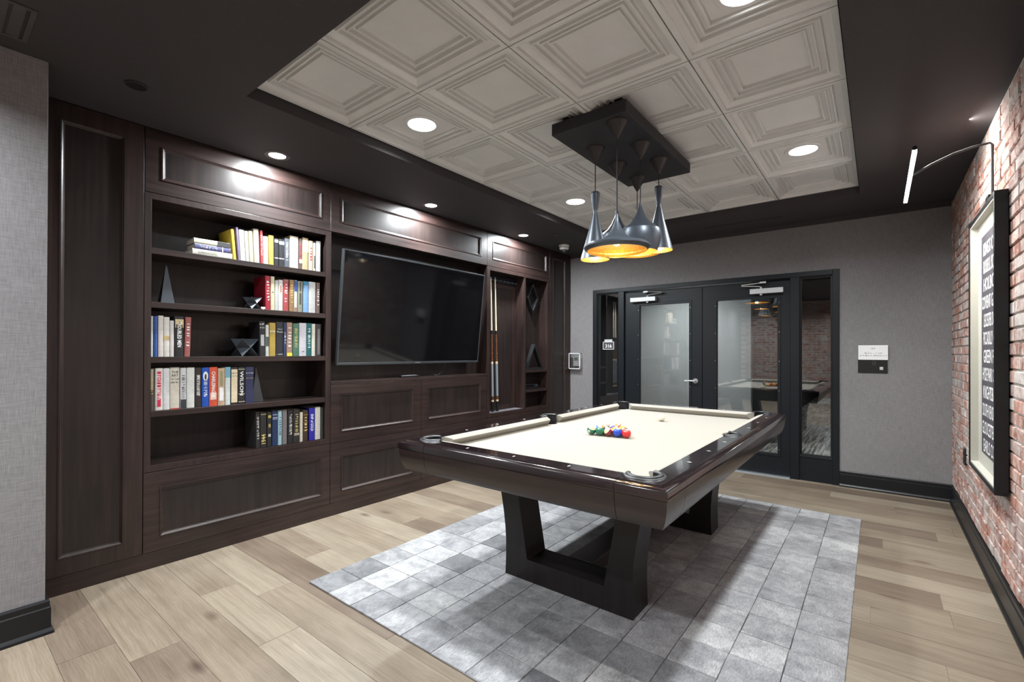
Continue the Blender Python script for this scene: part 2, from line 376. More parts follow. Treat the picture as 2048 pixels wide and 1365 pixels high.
# floor: slab, then every plank that the photograph shows
fl = top('floor', MB().box(-3.9, 0.6, -3.0, YB+0.1, -0.06, -0.004), MAT['plank'], 'wide limed oak plank floor', 'floor', kind='structure')
PW = 0.19
pl_mesh = MB().box(0, 1, 0, 1, -1, 0).mesh('plank')
pl_mesh.materials.append(MAT['plank'])
rng = random.Random(11)
def plank(x0, x1, y0, y1):
    o = bpy.data.objects.new('plank', pl_mesh); COL.objects.link(o); o.parent = fl
    o.location = (x0+0.0008, y0+0.0008, -rng.uniform(0.0, 0.0006)); o.scale = (x1-x0-0.0016, y1-y0-0.0016, 0.004)
fixed = {0.555: [-2.46], 0.745: [-1.25], 0.935: [-2.15, -0.4], 1.125: [-2.6], 2.645: [-0.1], 2.835: [-0.03], 3.215: [0.26], 3.975: [0.024]}
y = -0.205
while y < YB:
    xs = []; x = -3.62 + rng.uniform(-1.1, 0.0)
    while x < 0.6:
        xs.append(x); x += rng.uniform(1.5, 2.5)
    for fy, jj in fixed.items():
        if abs(fy-y) < 0.01: xs = [x for x in xs if all(abs(x-j) > 0.5 for j in jj)] + jj
    xs = sorted([max(-3.62, q) for q in xs] + [0.6])
    if xs[0] > -3.62: xs = [-3.62] + xs
    for a, b in zip(xs, xs[1:]):
        if b-a > 0.02: plank(a, b, y, min(y+PW, YB+0.06))
    y += PW
floor_back = top('floor', MB().box(-3.9, 0.6, -3.0, -0.206, -0.003, 0.0), MAT['plank'], 'limed oak floor of the near end of the room', 'floor', kind='structure')

# ceiling soffit with the recessed tray
TX0, TX1, TY0, TY1, ZT = -2.605, -0.118, 1.06, 4.872, 2.70
cm = MB()
X0, X1, Y0, Y1 = -3.95, 0.62, -3.0, YB+0.11
def hring(m, o, i, z):
    v = [(o[0],o[2],z),(o[1],o[2],z),(o[1],o[3],z),(o[0],o[3],z),(i[0],i[2],z),(i[1],i[2],z),(i[1],i[3],z),(i[0],i[3],z)]
    m.add(v, [(k,(k+1)%4,4+(k+1)%4,4+k) for k in range(4)])
for (a,b,c,d) in ((X0,TX0,Y0,Y1),(TX1,X1,Y0,Y1),(TX0,TX1,Y0,TY0),(TX0,TX1,TY1,Y1)): cm.box(a,b,c,d,H,2.86)
cm.box(TX0,TX1,TY0,TY1,2.84,2.86)
ceil = top('ceiling', cm, MAT['ceil'], 'dark umber ceiling with recessed coffered tray', 'ceiling', kind='structure')
# coffered tile, unit size, edge to centre
prof = [(0.0,0.0),(0.022,0.0),(0.026,0.012),(0.034,0.014),(0.060,0.027),(0.066,0.028),(0.069,0.016),(0.077,0.016),(0.081,0.032),(0.098,0.034),(0.101,0.022),(0.109,0.022),(0.113,0.039),(0.130,0.041),(0.133,0.029),(0.141,0.029),(0.145,0.046),(0.166,0.046)]
tm = MB(); S_ = 0.612
loops = []
for e, z in prof:
    h = S_/2-e; loops.append([(-h,-h,z),(h,-h,z),(h,h,z),(-h,h,z)])
tm.loft(loops); h = S_/2-prof[-1][0]; z = prof[-1][1]; tm.add([(-h,-h,z),(h,-h,z),(h,h,z),(-h,h,z)], [(0,1,2,3)])
tm.loft([[(-S_/2,-S_/2,0.0),(S_/2,-S_/2,0.0),(S_/2,S_/2,0.0),(-S_/2,S_/2,0.0)], [(-S_/2,-S_/2,0.06),(S_/2,-S_/2,0.06),(S_/2,S_/2,0.06),(-S_/2,S_/2,0.06)]])
tile_me = bpy.data.meshes.new('ceiling_tile'); tile_me.from_pydata(tm.v, [], tm.f); tile_me.materials.append(MAT['tile'])
CX = [-2.598, -1.96, -1.332, -0.714, -0.124]; RY = [1.066, 1.668, 2.280, 2.915, 3.565, 4.210, 4.866]
for i in range(4):
    for j in range(6):
        o = bpy.data.objects.new('ceiling_tile', tile_me); COL.objects.link(o); o.parent = ceil
        o.location = ((CX[i]+CX[i+1])/2, (RY[j]+RY[j+1])/2, ZT)
        o.scale = ((CX[i+1]-CX[i]-0.006)/S_, (RY[j+1]-RY[j]-0.006)/S_, 1.0)

# back wall with the door opening, left nib wall, rear wall, cabinet wall
FX0, FX1, FZ = -3.0, -0.297, 2.127
bw = MB().box(-3.95,FX0,YB,YB+0.11,0,H).box(FX1,0.62,YB,YB+0.11,0,H).box(FX0,FX1,YB,YB+0.11,FZ,H)
top('wall_back', bw, MAT['wallpaper'], 'grey linen wallpapered wall around the double doors', 'wall', kind='structure')
top('trim_1', MB().box(-3.36,0.505,YB-0.014,YB,H-0.045,H), MAT['ceil'], 'slim dark moulding where back wall meets ceiling', 'trim', kind='structure')
top('wall_left', MB().box(-4.0,-3.9,-3.0,YB+0.11,0,H), MAT['hall_dark'], 'dark wall behind the built-in cabinets', 'wall', kind='structure')
top('wall_nib', MB().box(-3.9,-3.02,-3.0,0.372,0,H), MAT['wallpaper'], 'pale grey linen wallpapered wall end at left edge', 'wall', kind='structure', bevel=0.003)
top('wall_rear', MB().box(-3.95,0.62,-3.1,-3.0,0,H), MAT['wallpaper'], 'grey linen wall at the near end of the room', 'wall', kind='structure')

# brick wall
wr = top('wall_right', MB().box(XR+0.004,0.62,-3.0,YB+0.1,0,H), MAT['mortar'], 'old red brick wall with pale lime mortar', 'wall', kind='structure')
def brick_mesh(seed):
    r = random.Random(seed); L, B, D = 0.1, 0.0285, 0.014
    def rc(x, iy, iz, j):
        return [(x, sy*(L-iy)+r.uniform(-j,j), sz*(B-iz)+r.uniform(-j,j)) for sy, sz in ((-1,-1),(1,-1),(1,1),(-1,1))]
    m = MB(); lo = [rc(D,0,0,0.001), rc(0.004,0,0,0.0014), rc(-0.002+r.uniform(-0.0006,0.0006),0.004,0.004,0.0016)]
    m.loft(lo); m.add(lo[-1], [(0,1,2,3)])
    return m
bmesh_v = []
for k in range(6):
    me = brick_mesh(k).mesh('brick'); me.materials.append(MAT['brick']); bmesh_v.append(me)
rb = random.Random(5); field = MB(); ind = []
CP, ZB = 0.0665, 0.156
ncourse = int((H-ZB)/CP)
for c in range(ncourse+1):
    zc = ZB+CP*(c+0.5)
    if zc+0.025 > H: break
    yy = -2.9 + (0.105 if c % 2 else 0.0)
    while yy < YB-0.002:
        ln = 0.2 if rb.random() > 0.13 else 0.095
        y1 = min(yy+ln, YB-0.003)
        if y1-yy > 0.02: ind.append(((yy+y1)/2, zc, y1-yy, rb.randrange(6), rb.uniform(-0.004,0.003)))
        yy = y1+0.0105
def behind_pic(b): return 3.42 < b[0] < 4.02 and 0.7 < b[1] < 2.0
near = sorted([b for b in ind if b[0] > 2.95 and not behind_pic(b)], key=lambda b: b[0])[:300]
ns = set(near)
for b in near:
    o = bpy.data.objects.new('brick', bmesh_v[b[3]]); COL.objects.link(o); o.parent = wr
    o.location = (XR-0.004+b[4], b[0], b[1]); o.scale = (1, b[2]/0.2, 1); o.rotation_euler = (rb.uniform(-0.006,0.006), 0, 0)
for b in ind:
    if b in ns: continue
    src = brick_mesh(b[3]); field.add([(x+XR-0.004+b[4], yv*b[2]/0.2+b[0], z+b[1]) for x, yv, z in src.v], src.f)
fo = ob('brick_field', field, MAT['brick_i'], wr); fo['kind'] = 'stuff'

# brick facing of the near-end wall (seen mirrored in the glass)
rear = bpy.data.objects['wall_rear']; rear.data.materials[0] = MAT['mortar']
rfield = MB(); r2_ = random.Random(8)
for c in range(ncourse):
    zc = ZB+CP*(c+0.5); xx = -3.02 + (0.105 if c % 2 else 0.0)
    while xx < 0.5:
        x1 = min(xx+0.2, 0.51); src = brick_mesh(r2_.randrange(6)); k_ = (x1-xx)/0.2
        if k_ > 0.1: rfield.add([((xx+x1)/2+yv*k_, -2.996-x+r2_.uniform(-0.002,0.002), z+zc) for x, yv, z in src.v], src.f)
        xx = x1+0.0105
rfo = ob('brick_field', rfield, MAT['brick_i'], rear); rfo['kind'] = 'stuff'
rear['label'] = 'old red brick wall at the near end, seen only mirrored'

# black baseboards with a shoe moulding
def bb(name, label, pts):
    m = MB()
    pr = [(0,0),(0.028,0),(0.028,0.012),(0.022,0.022),(0.018,0.026),(0.018,0.118),(0.014,0.122),(0.014,0.146),(0.010,0.153),(0,0.153)]
    lo = []
    for (px, py, nx, ny) in pts: lo.append([(px+nx*a, py+ny*a, b) for a, b in pr])
    m.loft(lo); m.add(lo[0], [tuple(range(len(pr)))]); m.add(lo[-1], [tuple(range(len(pr)))])
    return top(name, m, MAT['black_paint'], label, 'baseboard', kind='structure', smooth=25)
bb('baseboard_back', 'black baseboard under the wall right of the doors', [(FX1,YB,0,-1),(XR,YB,0,-1)])
bb('baseboard_right', 'black baseboard along the foot of the brick wall', [(XR,YB-0.0,-1,0),(XR,-3.0,-1,0)])
bb('baseboard_left', 'black baseboard around the left wall end', [(-3.02,-3.0,1,0),(-3.02,0.372,1,1),(-3.45,0.372,0,1)])

# ================================================================== doors, sidelights, frame
fr = MB()
def bx(x0,x1,z0,z1,y0=YB-0.012,y1=YB+0.11): fr.box(x0,x1,y0,y1,z0,z1)
bx(FX0,-2.942,0,FZ); bx(-0.353,FX1,0,FZ); bx(-2.942,-0.353,2.078,FZ); bx(-2.632,-2.556,0,2.078); bx(-0.713,-0.634,0,2.078)
dfr = top('trim_2', fr, MAT['door_black'], 'black door frame with sidelight mullions in the back wall', 'door frame', kind='structure', bevel=0.003)
top('door_threshold', MB().prism([(YB-0.05,0.0),(YB+0.10,0.0),(YB+0.09,0.012),(YB-0.035,0.012)], -2.55, -0.715, 'x'), MAT['alu'], 'grey aluminium threshold strip under the double doors', 'threshold')
def sidelight(name, label, x0, x1):
    w = top(name, ring_xz((x0,x1,0.0,2.078), (x0+0.007,x1-0.007,0.262,2.07), YB+0.0, YB+0.07), MAT['door_black'], label, 'window', kind='structure', bevel=0.002)
    ob('glazing_bead', ring_xz((x0+0.006,x1-0.006,0.25,2.071), (x0+0.018,x1-0.018,0.268,2.060), YB+0.018, YB+0.05), MAT['black_paint'], w, bevel=0.002)
    ob('sill', MB().box(x0+0.004,x1-0.004,YB-0.006,YB+0.03,0.236,0.250), MAT['black_paint'], w, bevel=0.002)
    ob('pane', MB().box(x0+0.012,x1-0.012,YB+0.032,YB+0.038,0.262,2.066), MAT['glass'], w)
    return w
sidelight('window_1', 'narrow glass sidelight left of the double doors', -2.942, -2.632)
sidelight('window_2', 'narrow glass sidelight right of the double doors', -0.634, -0.353)
DY0, DY1 = YB+0.020, YB+0.064
def leaf(name, label, x0, x1, g0, g1, hand):
    d = top(name, ring_xz((x0,x1,0.016,2.058), (g0-0.028,g1+0.028,0.205,1.915), DY0, DY1), MAT['door_black'], label, 'door', kind='structure', bevel=0.003)
    ob('glazing_frame', ring_xz((g0-0.03,g1+0.03,0.203,1.917), (g0,g1,0.233,1.887), DY0-0.006, DY1+0.004), MAT['door_black'], d, bevel=0.0025)
    ob('pane', MB().box(g0-0.01,g1+0.01,DY0+0.018,DY0+0.024,0.223,1.897), MAT['glass'], d)
    sm = MB()
    for gx in (g0-0.015, g1+0.015):
        for k in range(6):
            s1 = MB().cyl((0,0), 0.0038, 0, 0.003, 8); zz = 0.28+k*0.31
            s1.v = [(gx+a, DY0-0.006-c, zz+b) for a, b, c in s1.v]
            ob('screw', s1, MAT['chrome'], d)
    return d
dl = leaf('door_1', 'left leaf of the black glazed double doors', -2.552, -1.6025, -2.358, -1.749, 1)
dr = leaf('door_2', 'right leaf of the black glazed double doors', -1.5975, -0.717, -1.440, -0.834, -1)
# lever handle
hb = MB(); lv = MB()
t = MB().cyl((0,0),0.030,0,0.012,24); hb.add([(-1.674+a,DY0-c,0.970+b) for a,b,c in t.v], t.f)
t = MB().cyl((0,0),0.011,0,0.05,14); hb.add([(-1.674+a,DY0-c,0.970+b) for a,b,c in t.v], t.f)
hd = ob('handle', hb, MAT['chrome'], dl, smooth=30, label='silver round rose of the lever handle')
ob('lever', MB().tube([(-1.672,DY0-0.046,0.970),(-1.69,DY0-0.05,0.971),(-1.73,DY0-0.05,0.972),(-1.785,DY0-0.046,0.968)], [0.010,0.009,0.0075,0.006], 10), MAT['chrome'], hd, smooth=40)
def closer(d, x0, x1, xs, flip):
    b = ob('door_closer', MB().box(x0,x1,DY0-0.06,DY0-0.004,1.932,1.986), MAT['silver_paint'], d, bevel=0.004, label='silver surface door closer')
    kn = MB().cyl((xs,DY0-0.03),0.014,1.916,1.932,16).cyl((xs,DY0-0.03),0.010,1.986,2.004,14); ob('spindle', kn, MAT['silver_paint'], b, smooth=35)
    e = xs + flip*0.19
    ob('arm', MB().tube([(xs,DY0-0.03,2.004),(xs+flip*0.02,DY0-0.034,2.012),(e,DY0-0.05,2.026)], 0.0065, 8), MAT['chrome'], b, smooth=40)
    ob('arm', MB().tube([(e,DY0-0.05,2.036),(xs-flip*0.02,YB-0.016,2.050)], 0.0075, 8), MAT['chrome'], b, smooth=40)
    ob('bracket', MB().box(min(xs-flip*0.05,xs+flip*0.01),max(xs-flip*0.05,xs+flip*0.01),YB-0.03,YB-0.012,2.040,2.060), MAT['silver_paint'], b, bevel=0.003)
closer(dl, -2.46, -2.135, -2.245, 1)
closer(dr, -1.09, -0.775, -0.985, -1)

# ------------------------------------------------------------------ the corridor beyond the glass
HZ = 2.5
top('corridor_floor', MB().box(-7,3,YB+0.11,20,-0.05,0.0), MAT['carpet'], 'striped grey carpet of the corridor beyond the doors', 'carpet', kind='structure')
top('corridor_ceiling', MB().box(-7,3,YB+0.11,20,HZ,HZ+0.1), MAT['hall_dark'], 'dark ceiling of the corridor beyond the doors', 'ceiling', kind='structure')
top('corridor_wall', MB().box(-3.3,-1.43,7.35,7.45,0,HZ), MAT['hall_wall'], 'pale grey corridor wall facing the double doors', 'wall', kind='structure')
top('corridor_wall', MB().box(-7,-3.3,7.38,7.46,0,HZ), MAT['hall_dark'], 'dark box standing in for the dark corridor opening seen through the left sidelight', 'wall', kind='structure')  # darkness of the corridor opening painted onto a box
top('corridor_wall', MB().box(-1.53,-1.43,7.45,20,0,HZ), MAT['hall_dark'], 'side wall running down the far corridor, its shadow put in as dark colour', 'wall', kind='structure')  # this wall's shadow is put into its dark base colour
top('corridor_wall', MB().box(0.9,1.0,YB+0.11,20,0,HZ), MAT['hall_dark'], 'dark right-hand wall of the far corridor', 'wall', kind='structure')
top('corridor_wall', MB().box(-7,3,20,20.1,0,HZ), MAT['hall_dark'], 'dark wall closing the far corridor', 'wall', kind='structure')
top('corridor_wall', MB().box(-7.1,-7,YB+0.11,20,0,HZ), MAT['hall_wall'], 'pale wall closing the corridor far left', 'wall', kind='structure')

# ================================================================== lamps
def downlight(loc, power, label, group, lens_r=0.052, sq=False, spread=None, color=COOL):
    t = thing('recessed_downlight', label, 'downlight', loc, group=group)
    x, y, z = loc
    rg = MB(); rg.lathe([(lens_r,0.0),(lens_r+0.004,-0.005),(lens_r+0.026,-0.004),(lens_r+0.030,0.0)], 28, (x,y,z), closed=True)
    ob('trim_ring', rg, MAT['tile'] if sq else MAT['trim_dark'], t, smooth=40)
    ob('lens', MB().cyl((x,y), lens_r, z-0.003, z-0.0005, 28), MAT['lens'], t)
    L = bpy.data.lights.new('downlight_beam', 'AREA'); L.shape = 'DISK'; L.size = lens_r*1.7; L.energy = power; L.color = color; L.spread = spread or (R(176) if group == G1 else SPREAD)
    lo = bpy.data.objects.new('downlight_beam', L); COL.objects.link(lo); lo.location = (0,0,-0.007); lo.parent = t
    return t
G1 = 'downlights along the cabinet wall'; G2 = 'downlights in the coffered tray'; G3 = 'downlights behind the camera'; G4 = 'corridor downlights'
downlight((-3.222,1.512,H), P_CAB, 'recessed downlight in dark soffit above the bookcase', G1)
downlight((-3.205,2.887,H), P_CAB, 'recessed downlight in dark soffit above the television', G1)
downlight((-3.190,4.276,H), P_CAB, 'recessed downlight in dark soffit above the cue cabinet', G1)
TXC = [(CX[i]+CX[i+1])/2 for i in range(4)]; TYC = [(RY[j]+RY[j+1])/2 for j in range(6)]
for i, j, lab in ((0,1,'bright downlight in the tray tile nearest the bookcase'), (0,4,'downlight in the tray tile above and behind the left pendants'), (3,4,'downlight in the tray tile on the brick wall side, far end'), (3,1,'bright downlight in the tray tile cut by top of picture')):
    downlight((TXC[i],TYC[j]+(0.045 if (i,j) == (3,1) else 0.0),ZT+0.0445), P_TRAY, lab, G2, 0.085, True)
for k, (x, y) in enumerate(((-2.35,-0.35),(-0.45,-0.35),(-2.35,-2.0),(-0.45,-2.0))):
    downlight((x,y,H), P_REAR, ('recessed downlight behind the viewer on the cabinet side, nearer one','unseen fill downlight added behind the viewer on the brick side, nearer one','unseen fill downlight added behind the viewer on the cabinet side, rear one','unseen fill downlight added behind the viewer on the brick side, rear one')[k], G3, 0.06)  # all but the first are unseen lamps added to fill the shadows
for x, y, f, lab in ((-2.3,6.5,1.0,'corridor downlight nearest the double doors'),(-0.35,8.4,0.3,'corridor downlight beyond the right sidelight'),(-0.25,12.5,0.3,'corridor downlight farther down the passage')):
    downlight((x,y,HZ), P_HALL*f, lab, G4, 0.07)

# ceiling plate and six pendants
PX0, PX1, PY0, PY1, PZ = -1.580, -1.092, 2.405, 3.525, 2.63
pt = thing('pendant_ceiling_plate', 'black rectangular ceiling plate carrying the six pendant lamps', 'ceiling plate', ((PX0+PX1)/2,(PY0+PY1)/2,PZ))
ob('plate', MB().box(PX0,PX1,PY0,PY1,PZ,ZT+0.002), MAT['black_matte'], pt, bevel=0.004)
ob('mounting_block', MB().box(PX0+0.05,PX1-0.05,PY0+0.05,PY1-0.05,ZT,ZT+0.06), MAT['black_matte'], pt)
SHAPES = {
 'tall': ([(0.026,0.44),(0.027,0.435),(0.030,0.43),(0.026,0.39),(0.017,0.33),(0.0135,0.315),(0.017,0.295),(0.040,0.20),(0.066,0.105),(0.094,0.0)], 'slim hourglass'),
 'wide': ([(0.008,0.20),(0.009,0.165),(0.014,0.150),(0.030,0.110),(0.055,0.075),(0.090,0.050),(0.135,0.034),(0.175,0.022),(0.188,0.012),(0.188,0.004),(0.172,-0.014)], 'broad flared'),
 'fat':  ([(0.008,0.31),(0.010,0.295),(0.020,0.262),(0.042,0.215),(0.072,0.175),(0.105,0.150),(0.120,0.135),(0.128,0.105),(0.124,0.06),(0.112,0.02),(0.104,0.0)], 'rounded bell'),
}
def pendant(kind, xy, zb, label):
    x, y = xy
    pr, _ = SHAPES[kind]
    t = thing('pendant_lamp', label, 'pendant lamp', (x,y,zb), group='pendant lamps under the black ceiling plate')
    htop = pr[0][1]
    ob('canopy', MB().lathe([(0.0,0.0),(0.062,0.0),(0.062,-0.004),(0.058,-0.010),(0.006,-0.100),(0.0,-0.100)], 28, (x,y,PZ)), MAT['shade_cone'], t, smooth=35)
    ob('cord', MB().cyl((x,y),0.0032,zb+htop-0.005,PZ-0.09,8), MAT['black_matte'], t, smooth=40)
    sh = ob('shade', MB().lathe([(0.0,htop)]+pr, 40, (x,y,zb)), MAT['shade'], t, smooth=28, label='anthracite spun metal shade')
    inner = [(max(r-0.003,0.002), zz-0.0015) for r, zz in pr if zz < htop*0.72]
    inner = [(0.0, inner[0][1])] + inner + [(pr[-1][0], pr[-1][1])]
    ob('lining', MB().lathe(inner, 40, (x,y,zb)), MAT['gold'], sh, smooth=30, label='hammered gold inside of the shade')
    bz = zb + (0.035 if kind == 'wide' else 0.06); br = 0.022 if kind != 'tall' else 0.018
    ob('bulb', MB().lathe([(0.0,br),(br*0.7,br*0.7),(br,0.0),(br*0.7,-br*0.7),(0.0,-br)], 16, (x,y,bz)), MAT['bulb'], t, smooth=60)
    L = bpy.data.lights.new('pendant_bulb', 'POINT'); L.energy = P_PEND; L.color = (1.0,0.80,0.52); L.shadow_soft_size = 0.02
    lo = bpy.data.objects.new('pendant_bulb', L); COL.objects.link(lo); lo.parent = t; lo.location = (0,0,bz-zb-br-0.012)
pendant('wide', (-1.186,2.490), 1.900, 'broad flared dark pendant lamp hanging nearest, showing its gold inside')
pendant('tall', (-1.452,2.729), 1.905, 'slim hourglass dark pendant lamp on the cabinet side')
pendant('fat',  (-1.193,2.845), 1.945, 'rounded bell dark pendant lamp between two slim ones')
pendant('fat',  (-1.451,3.053), 1.990, 'rounded bell dark pendant lamp hidden behind the broad one')
pendant('tall', (-1.190,3.155), 2.005, 'slim hourglass dark pendant lamp on the brick wall side')
pendant('wide', (-1.446,3.390), 2.070, 'broad flared dark pendant lamp hanging farthest away')

# small ceiling fittings
sp = thing('ceiling_speaker', 'dark round speaker grille in the soffit near left wall end', 'speaker', (-2.929,0.676,H))
ob('grille', MB().cyl((-2.929,0.676),0.040,H-0.006,H-0.0005,24), MAT['black_plastic'], sp, smooth=30)
ob('rim', MB().lathe([(0.040,0),(0.040,-0.008),(0.046,-0.006),(0.047,0)],24,(-2.929,0.676,H-0.0005),closed=True), MAT['black_matte'], sp, smooth=30)
for (x, y, lab) in ((-2.872,4.467,'dark round sprinkler cover in ceiling near the security camera'), (-1.95,0.60,'dark round sprinkler cover at top edge of picture')):
    s = thing('sprinkler_cover', lab, 'sprinkler', (x,y,H))
    ob('cover', MB().cyl((x,y),0.036,H-0.006,H-0.002,20), MAT['trim_dark'], s, smooth=30)
    ob('rim', MB().lathe([(0.036,0),(0.037,-0.003),(0.042,-0.003),(0.043,0)],20,(x,y,H-0.0005),closed=True), MAT['black_matte'], s, smooth=30)
dv = thing('slot_diffuser', 'dark linear air slot in the ceiling before the doors', 'air vent', (-1.1,5.227,H))
ob('frame', MB().box(-1.47,-0.73,5.205,5.215,H-0.004,H-0.0002).box(-1.47,-0.73,5.240,5.250,H-0.004,H-0.0002), MAT['ceil'], dv)
ob('slot', MB().box(-1.468,-0.732,5.2155,5.2395,H-0.0025,H-0.0004), MAT['void'], dv)
hv = thing('ceiling_hatch', 'grey metal air vent at top left corner of ceiling', 'air vent', (-2.75,0.14,H))
ob('frame', MB().box(-2.9,-2.60,0.272,0.290,H-0.006,H-0.0004).box(-2.615,-2.60,-0.02,0.272,H-0.006,H-0.0004).box(-2.9,-2.885,-0.02,0.272,H-0.006,H-0.0004).box(-2.9,-2.6,-0.038,-0.02,H-0.006,H-0.0004), MAT['trim_dark'], hv, bevel=0.001)
for k in range(6): ob('slat', MB().prism([(-0.01+k*0.047,H-0.001),(0.024+k*0.047,H-0.006),(0.026+k*0.047,H-0.005),(-0.008+k*0.047,H-0.0003)],-2.884,-2.616,'x'), MAT['trim_dark'], hv)
# dome security camera
cx, cy = -3.085, 4.985
sc_ = thing('security_camera', 'white dome security camera on ceiling above the end cabinet', 'camera', (cx,cy,H))
ob('base', MB().lathe([(0.0,0.0),(0.066,0.0),(0.066,-0.012),(0.060,-0.016),(0.058,-0.045),(0.046,-0.056),(0.0,-0.056)], 28, (cx,cy,H-0.0005)), MAT['white_plastic'], sc_, smooth=30)
ob('dome', MB().lathe([(0.034,-0.055),(0.033,-0.070),(0.024,-0.085),(0.0,-0.092)], 20, (cx,cy,H)), MAT['bezel'], sc_, smooth=50)
ob('lens', MB().lathe([(0.0,-0.094),(0.008,-0.094),(0.010,-0.086)], 12, (cx,cy,H)), MAT['black_plastic'], sc_, smooth=50)

# picture and its lamp on the brick wall
px0, px1, py0, py1, pz0, pz1 = 0.452, 0.503, 3.29, 4.12, 0.598, 2.108
pic = thing('framed_poster', 'deep black shadow-box frame with place-name poster on brick wall', 'picture', (0.503,3.705,0.598))
ob('frame', MB().ring((py0,py1,pz0,pz1),(py0+0.022,py1-0.022,pz0+0.022,pz1-0.022),px0,px1), MAT['black_paint'], pic, bevel=0.002)
ob('inner_lining', MB().ring((py0+0.021,py1-0.021,pz0+0.021,pz1-0.021),(py0+0.030,py1-0.030,pz0+0.030,pz1-0.030),px0+0.006,px1-0.006), MAT['mat_board'], pic)
ob('mat_board', MB().box(px1-0.010,px1-0.004,py0+0.024,py1-0.024,pz0+0.024,pz1-0.024), MAT['mat_board'], pic)
po = ob('poster', MB().box(px1-0.0145,px1-0.0105,3.332,3.935,0.715,1.99), MAT['poster'], pic, label='charcoal poster with white place names')
LN = [('KINGS CROSS',0.57),('RUSSELL SQUARE',0.57),('HOLBORN',0.46),('COVENT GARDEN',0.58),('LEICESTER SQUARE',0.55),('PICCADILLY CIRCUS',0.58),('GREEN PARK',0.53),('HYDE PARK CORNER',0.58),('KNIGHTSBRIDGE',0.56),('SOUTH KENSINGTON',0.56),('GLOUCESTER ROAD',0.585),('EARLS COURT',0.54)]
for k, (s, wd) in enumerate(LN):
    zz = 1.905-k*0.1035
    text(s, 0.106, MAT['poster_ink'], po, basis((0,-1,0),(0,0,1),(px1-0.0155,3.634,zz-0.037)), sx=wd/(0.0705*len(s)), bold=0.0006)
pl = thing('picture_light', 'slim black picture light with glowing bar above the framed poster', 'picture light', (0.505,3.66,2.108))
ob('arm', MB().tube([(0.497,3.66,2.172),(0.497,3.66,2.40),(0.497,3.66,2.455),(0.488,3.66,2.466),(0.42,3.663,2.462),(0.34,3.667,2.445),(0.25,3.672,2.41),(0.165,3.68,2.368)], 0.0065, 8), MAT['black_matte'], pl, smooth=40)
ob('clamp', MB().box(0.474,0.503,3.62,3.70,2.108,2.172), MAT['black_paint'], pl, bevel=0.003)
br_ = ob('bar_housing', MB().tube([(0.150,3.18,2.362),(0.150,4.235,2.362)], 0.011, 10), MAT['black_paint'], pl, smooth=40)
ob('led_strip', MB().box(0.1405,0.1595,3.185,4.230,2.343,2.353), MAT['led'], pl, label='glowing white light strip')
L = bpy.data.lights.new('picture_light_beam', 'AREA'); L.shape = 'RECTANGLE'; L.size = 1.0; L.size_y = 0.015; L.energy = P_PIC; L.color = (1.0,0.97,0.93); L.spread = R(170)
lo = bpy.data.objects.new('picture_light_beam', L); COL.objects.link(lo); lo.parent = pl
_q = Vector((0.75,0,-0.66)).to_track_quat('-Z','X'); lo.rotation_euler = _q.to_euler(); lo.location = (0.150-0.505, 3.705-3.66, 2.340-2.108)
# outlet plate on the brick
ou = thing('outlet_plate', 'black outlet plate low on brick wall beside the frame', 'outlet', (0.506,4.775,0.538))
ob('plate', MB().box(0.497,0.508,4.735,4.815,0.480,0.600), MAT['black_plastic'], ou, bevel=0.002)
ob('socket', MB().box(0.495,0.498,4.757,4.793,0.548,0.585), MAT['black_matte'], ou, bevel=0.001)
ob('socket', MB().box(0.495,0.498,4.757,4.793,0.495,0.532), MAT['black_matte'], ou, bevel=0.001)

# things on the back wall
pn = thing('paper_notice', 'white paper notice taped above the black wall panel', 'notice', (-0.038,YB,1.305))
sh = ob('sheet', MB().box(-0.149,0.073,YB-0.012,YB-0.0105,1.236,1.374), MAT['paper'], pn)
for s, zz, sz in (('~~~~', 1.338, 0.014), ('~~~~~~~~ ~ ~~~', 1.293, 0.016), ('~~~~~~~~~~ ~~~~~~~~~~', 1.270, 0.016)):
    text(s, sz, MAT['ink'], sh, basis((1,0,0),(0,0,1),(-0.038,YB-0.0125,zz)))
wp = thing('wall_control_panel', 'black rectangular wall panel under the paper notice', 'wall panel', (-0.041,YB,1.176))
ob('plate', MB().box(-0.152,0.069,YB-0.010,YB+0.001,1.112,1.240), MAT['black_plastic'], wp, bevel=0.002)
ob('port', MB().box(0.012,0.038,YB-0.012,YB-0.009,1.142,1.170), MAT['silver_paint'], wp, bevel=0.001)
ob('port', MB().box(-0.045,-0.012,YB-0.0115,YB-0.009,1.185,1.225), MAT['black_matte'], wp, bevel=0.001)
th = thing('thermostat', 'white thermostat in clear plastic guard beside the cabinets', 'thermostat', (-3.25,YB,1.18))
ob('body', MB().box(-3.285,-3.185,YB-0.036,YB,1.112,1.250), MAT['white_plastic'], th, bevel=0.003)
ob('display', MB().box(-3.268,-3.215,YB-0.0375,YB-0.0355,1.186,1.228), MAT['lcd'], th)
ob('guard', MB().box(-3.333,-3.167,YB-0.0655,YB-0.0640,1.077,1.283), MAT['clear'], th)
ob('guard_rim', MB().box(-3.338,-3.162,YB-0.068,YB-0.060,1.278,1.288).box(-3.338,-3.162,YB-0.068,YB-0.060,1.072,1.082).box(-3.338,-3.328,YB-0.068,YB-0.060,1.072,1.288).box(-3.172,-3.162,YB-0.068,YB-0.060,1.072,1.288), MAT['white_plastic'], th, bevel=0.002)
ob('guard_post', MB().box(-3.334,-3.328,YB-0.06,YB,1.074,1.080).box(-3.172,-3.166,YB-0.06,YB,1.074,1.080).box(-3.334,-3.328,YB-0.06,YB,1.280,1.286).box(-3.172,-3.166,YB-0.06,YB,1.280,1.286), MAT['clear'], th)
ob('lock', MB().cyl_between((-3.178,YB-0.072,1.17),(-3.178,YB-0.060,1.17),0.008,10), MAT['chrome'], th)
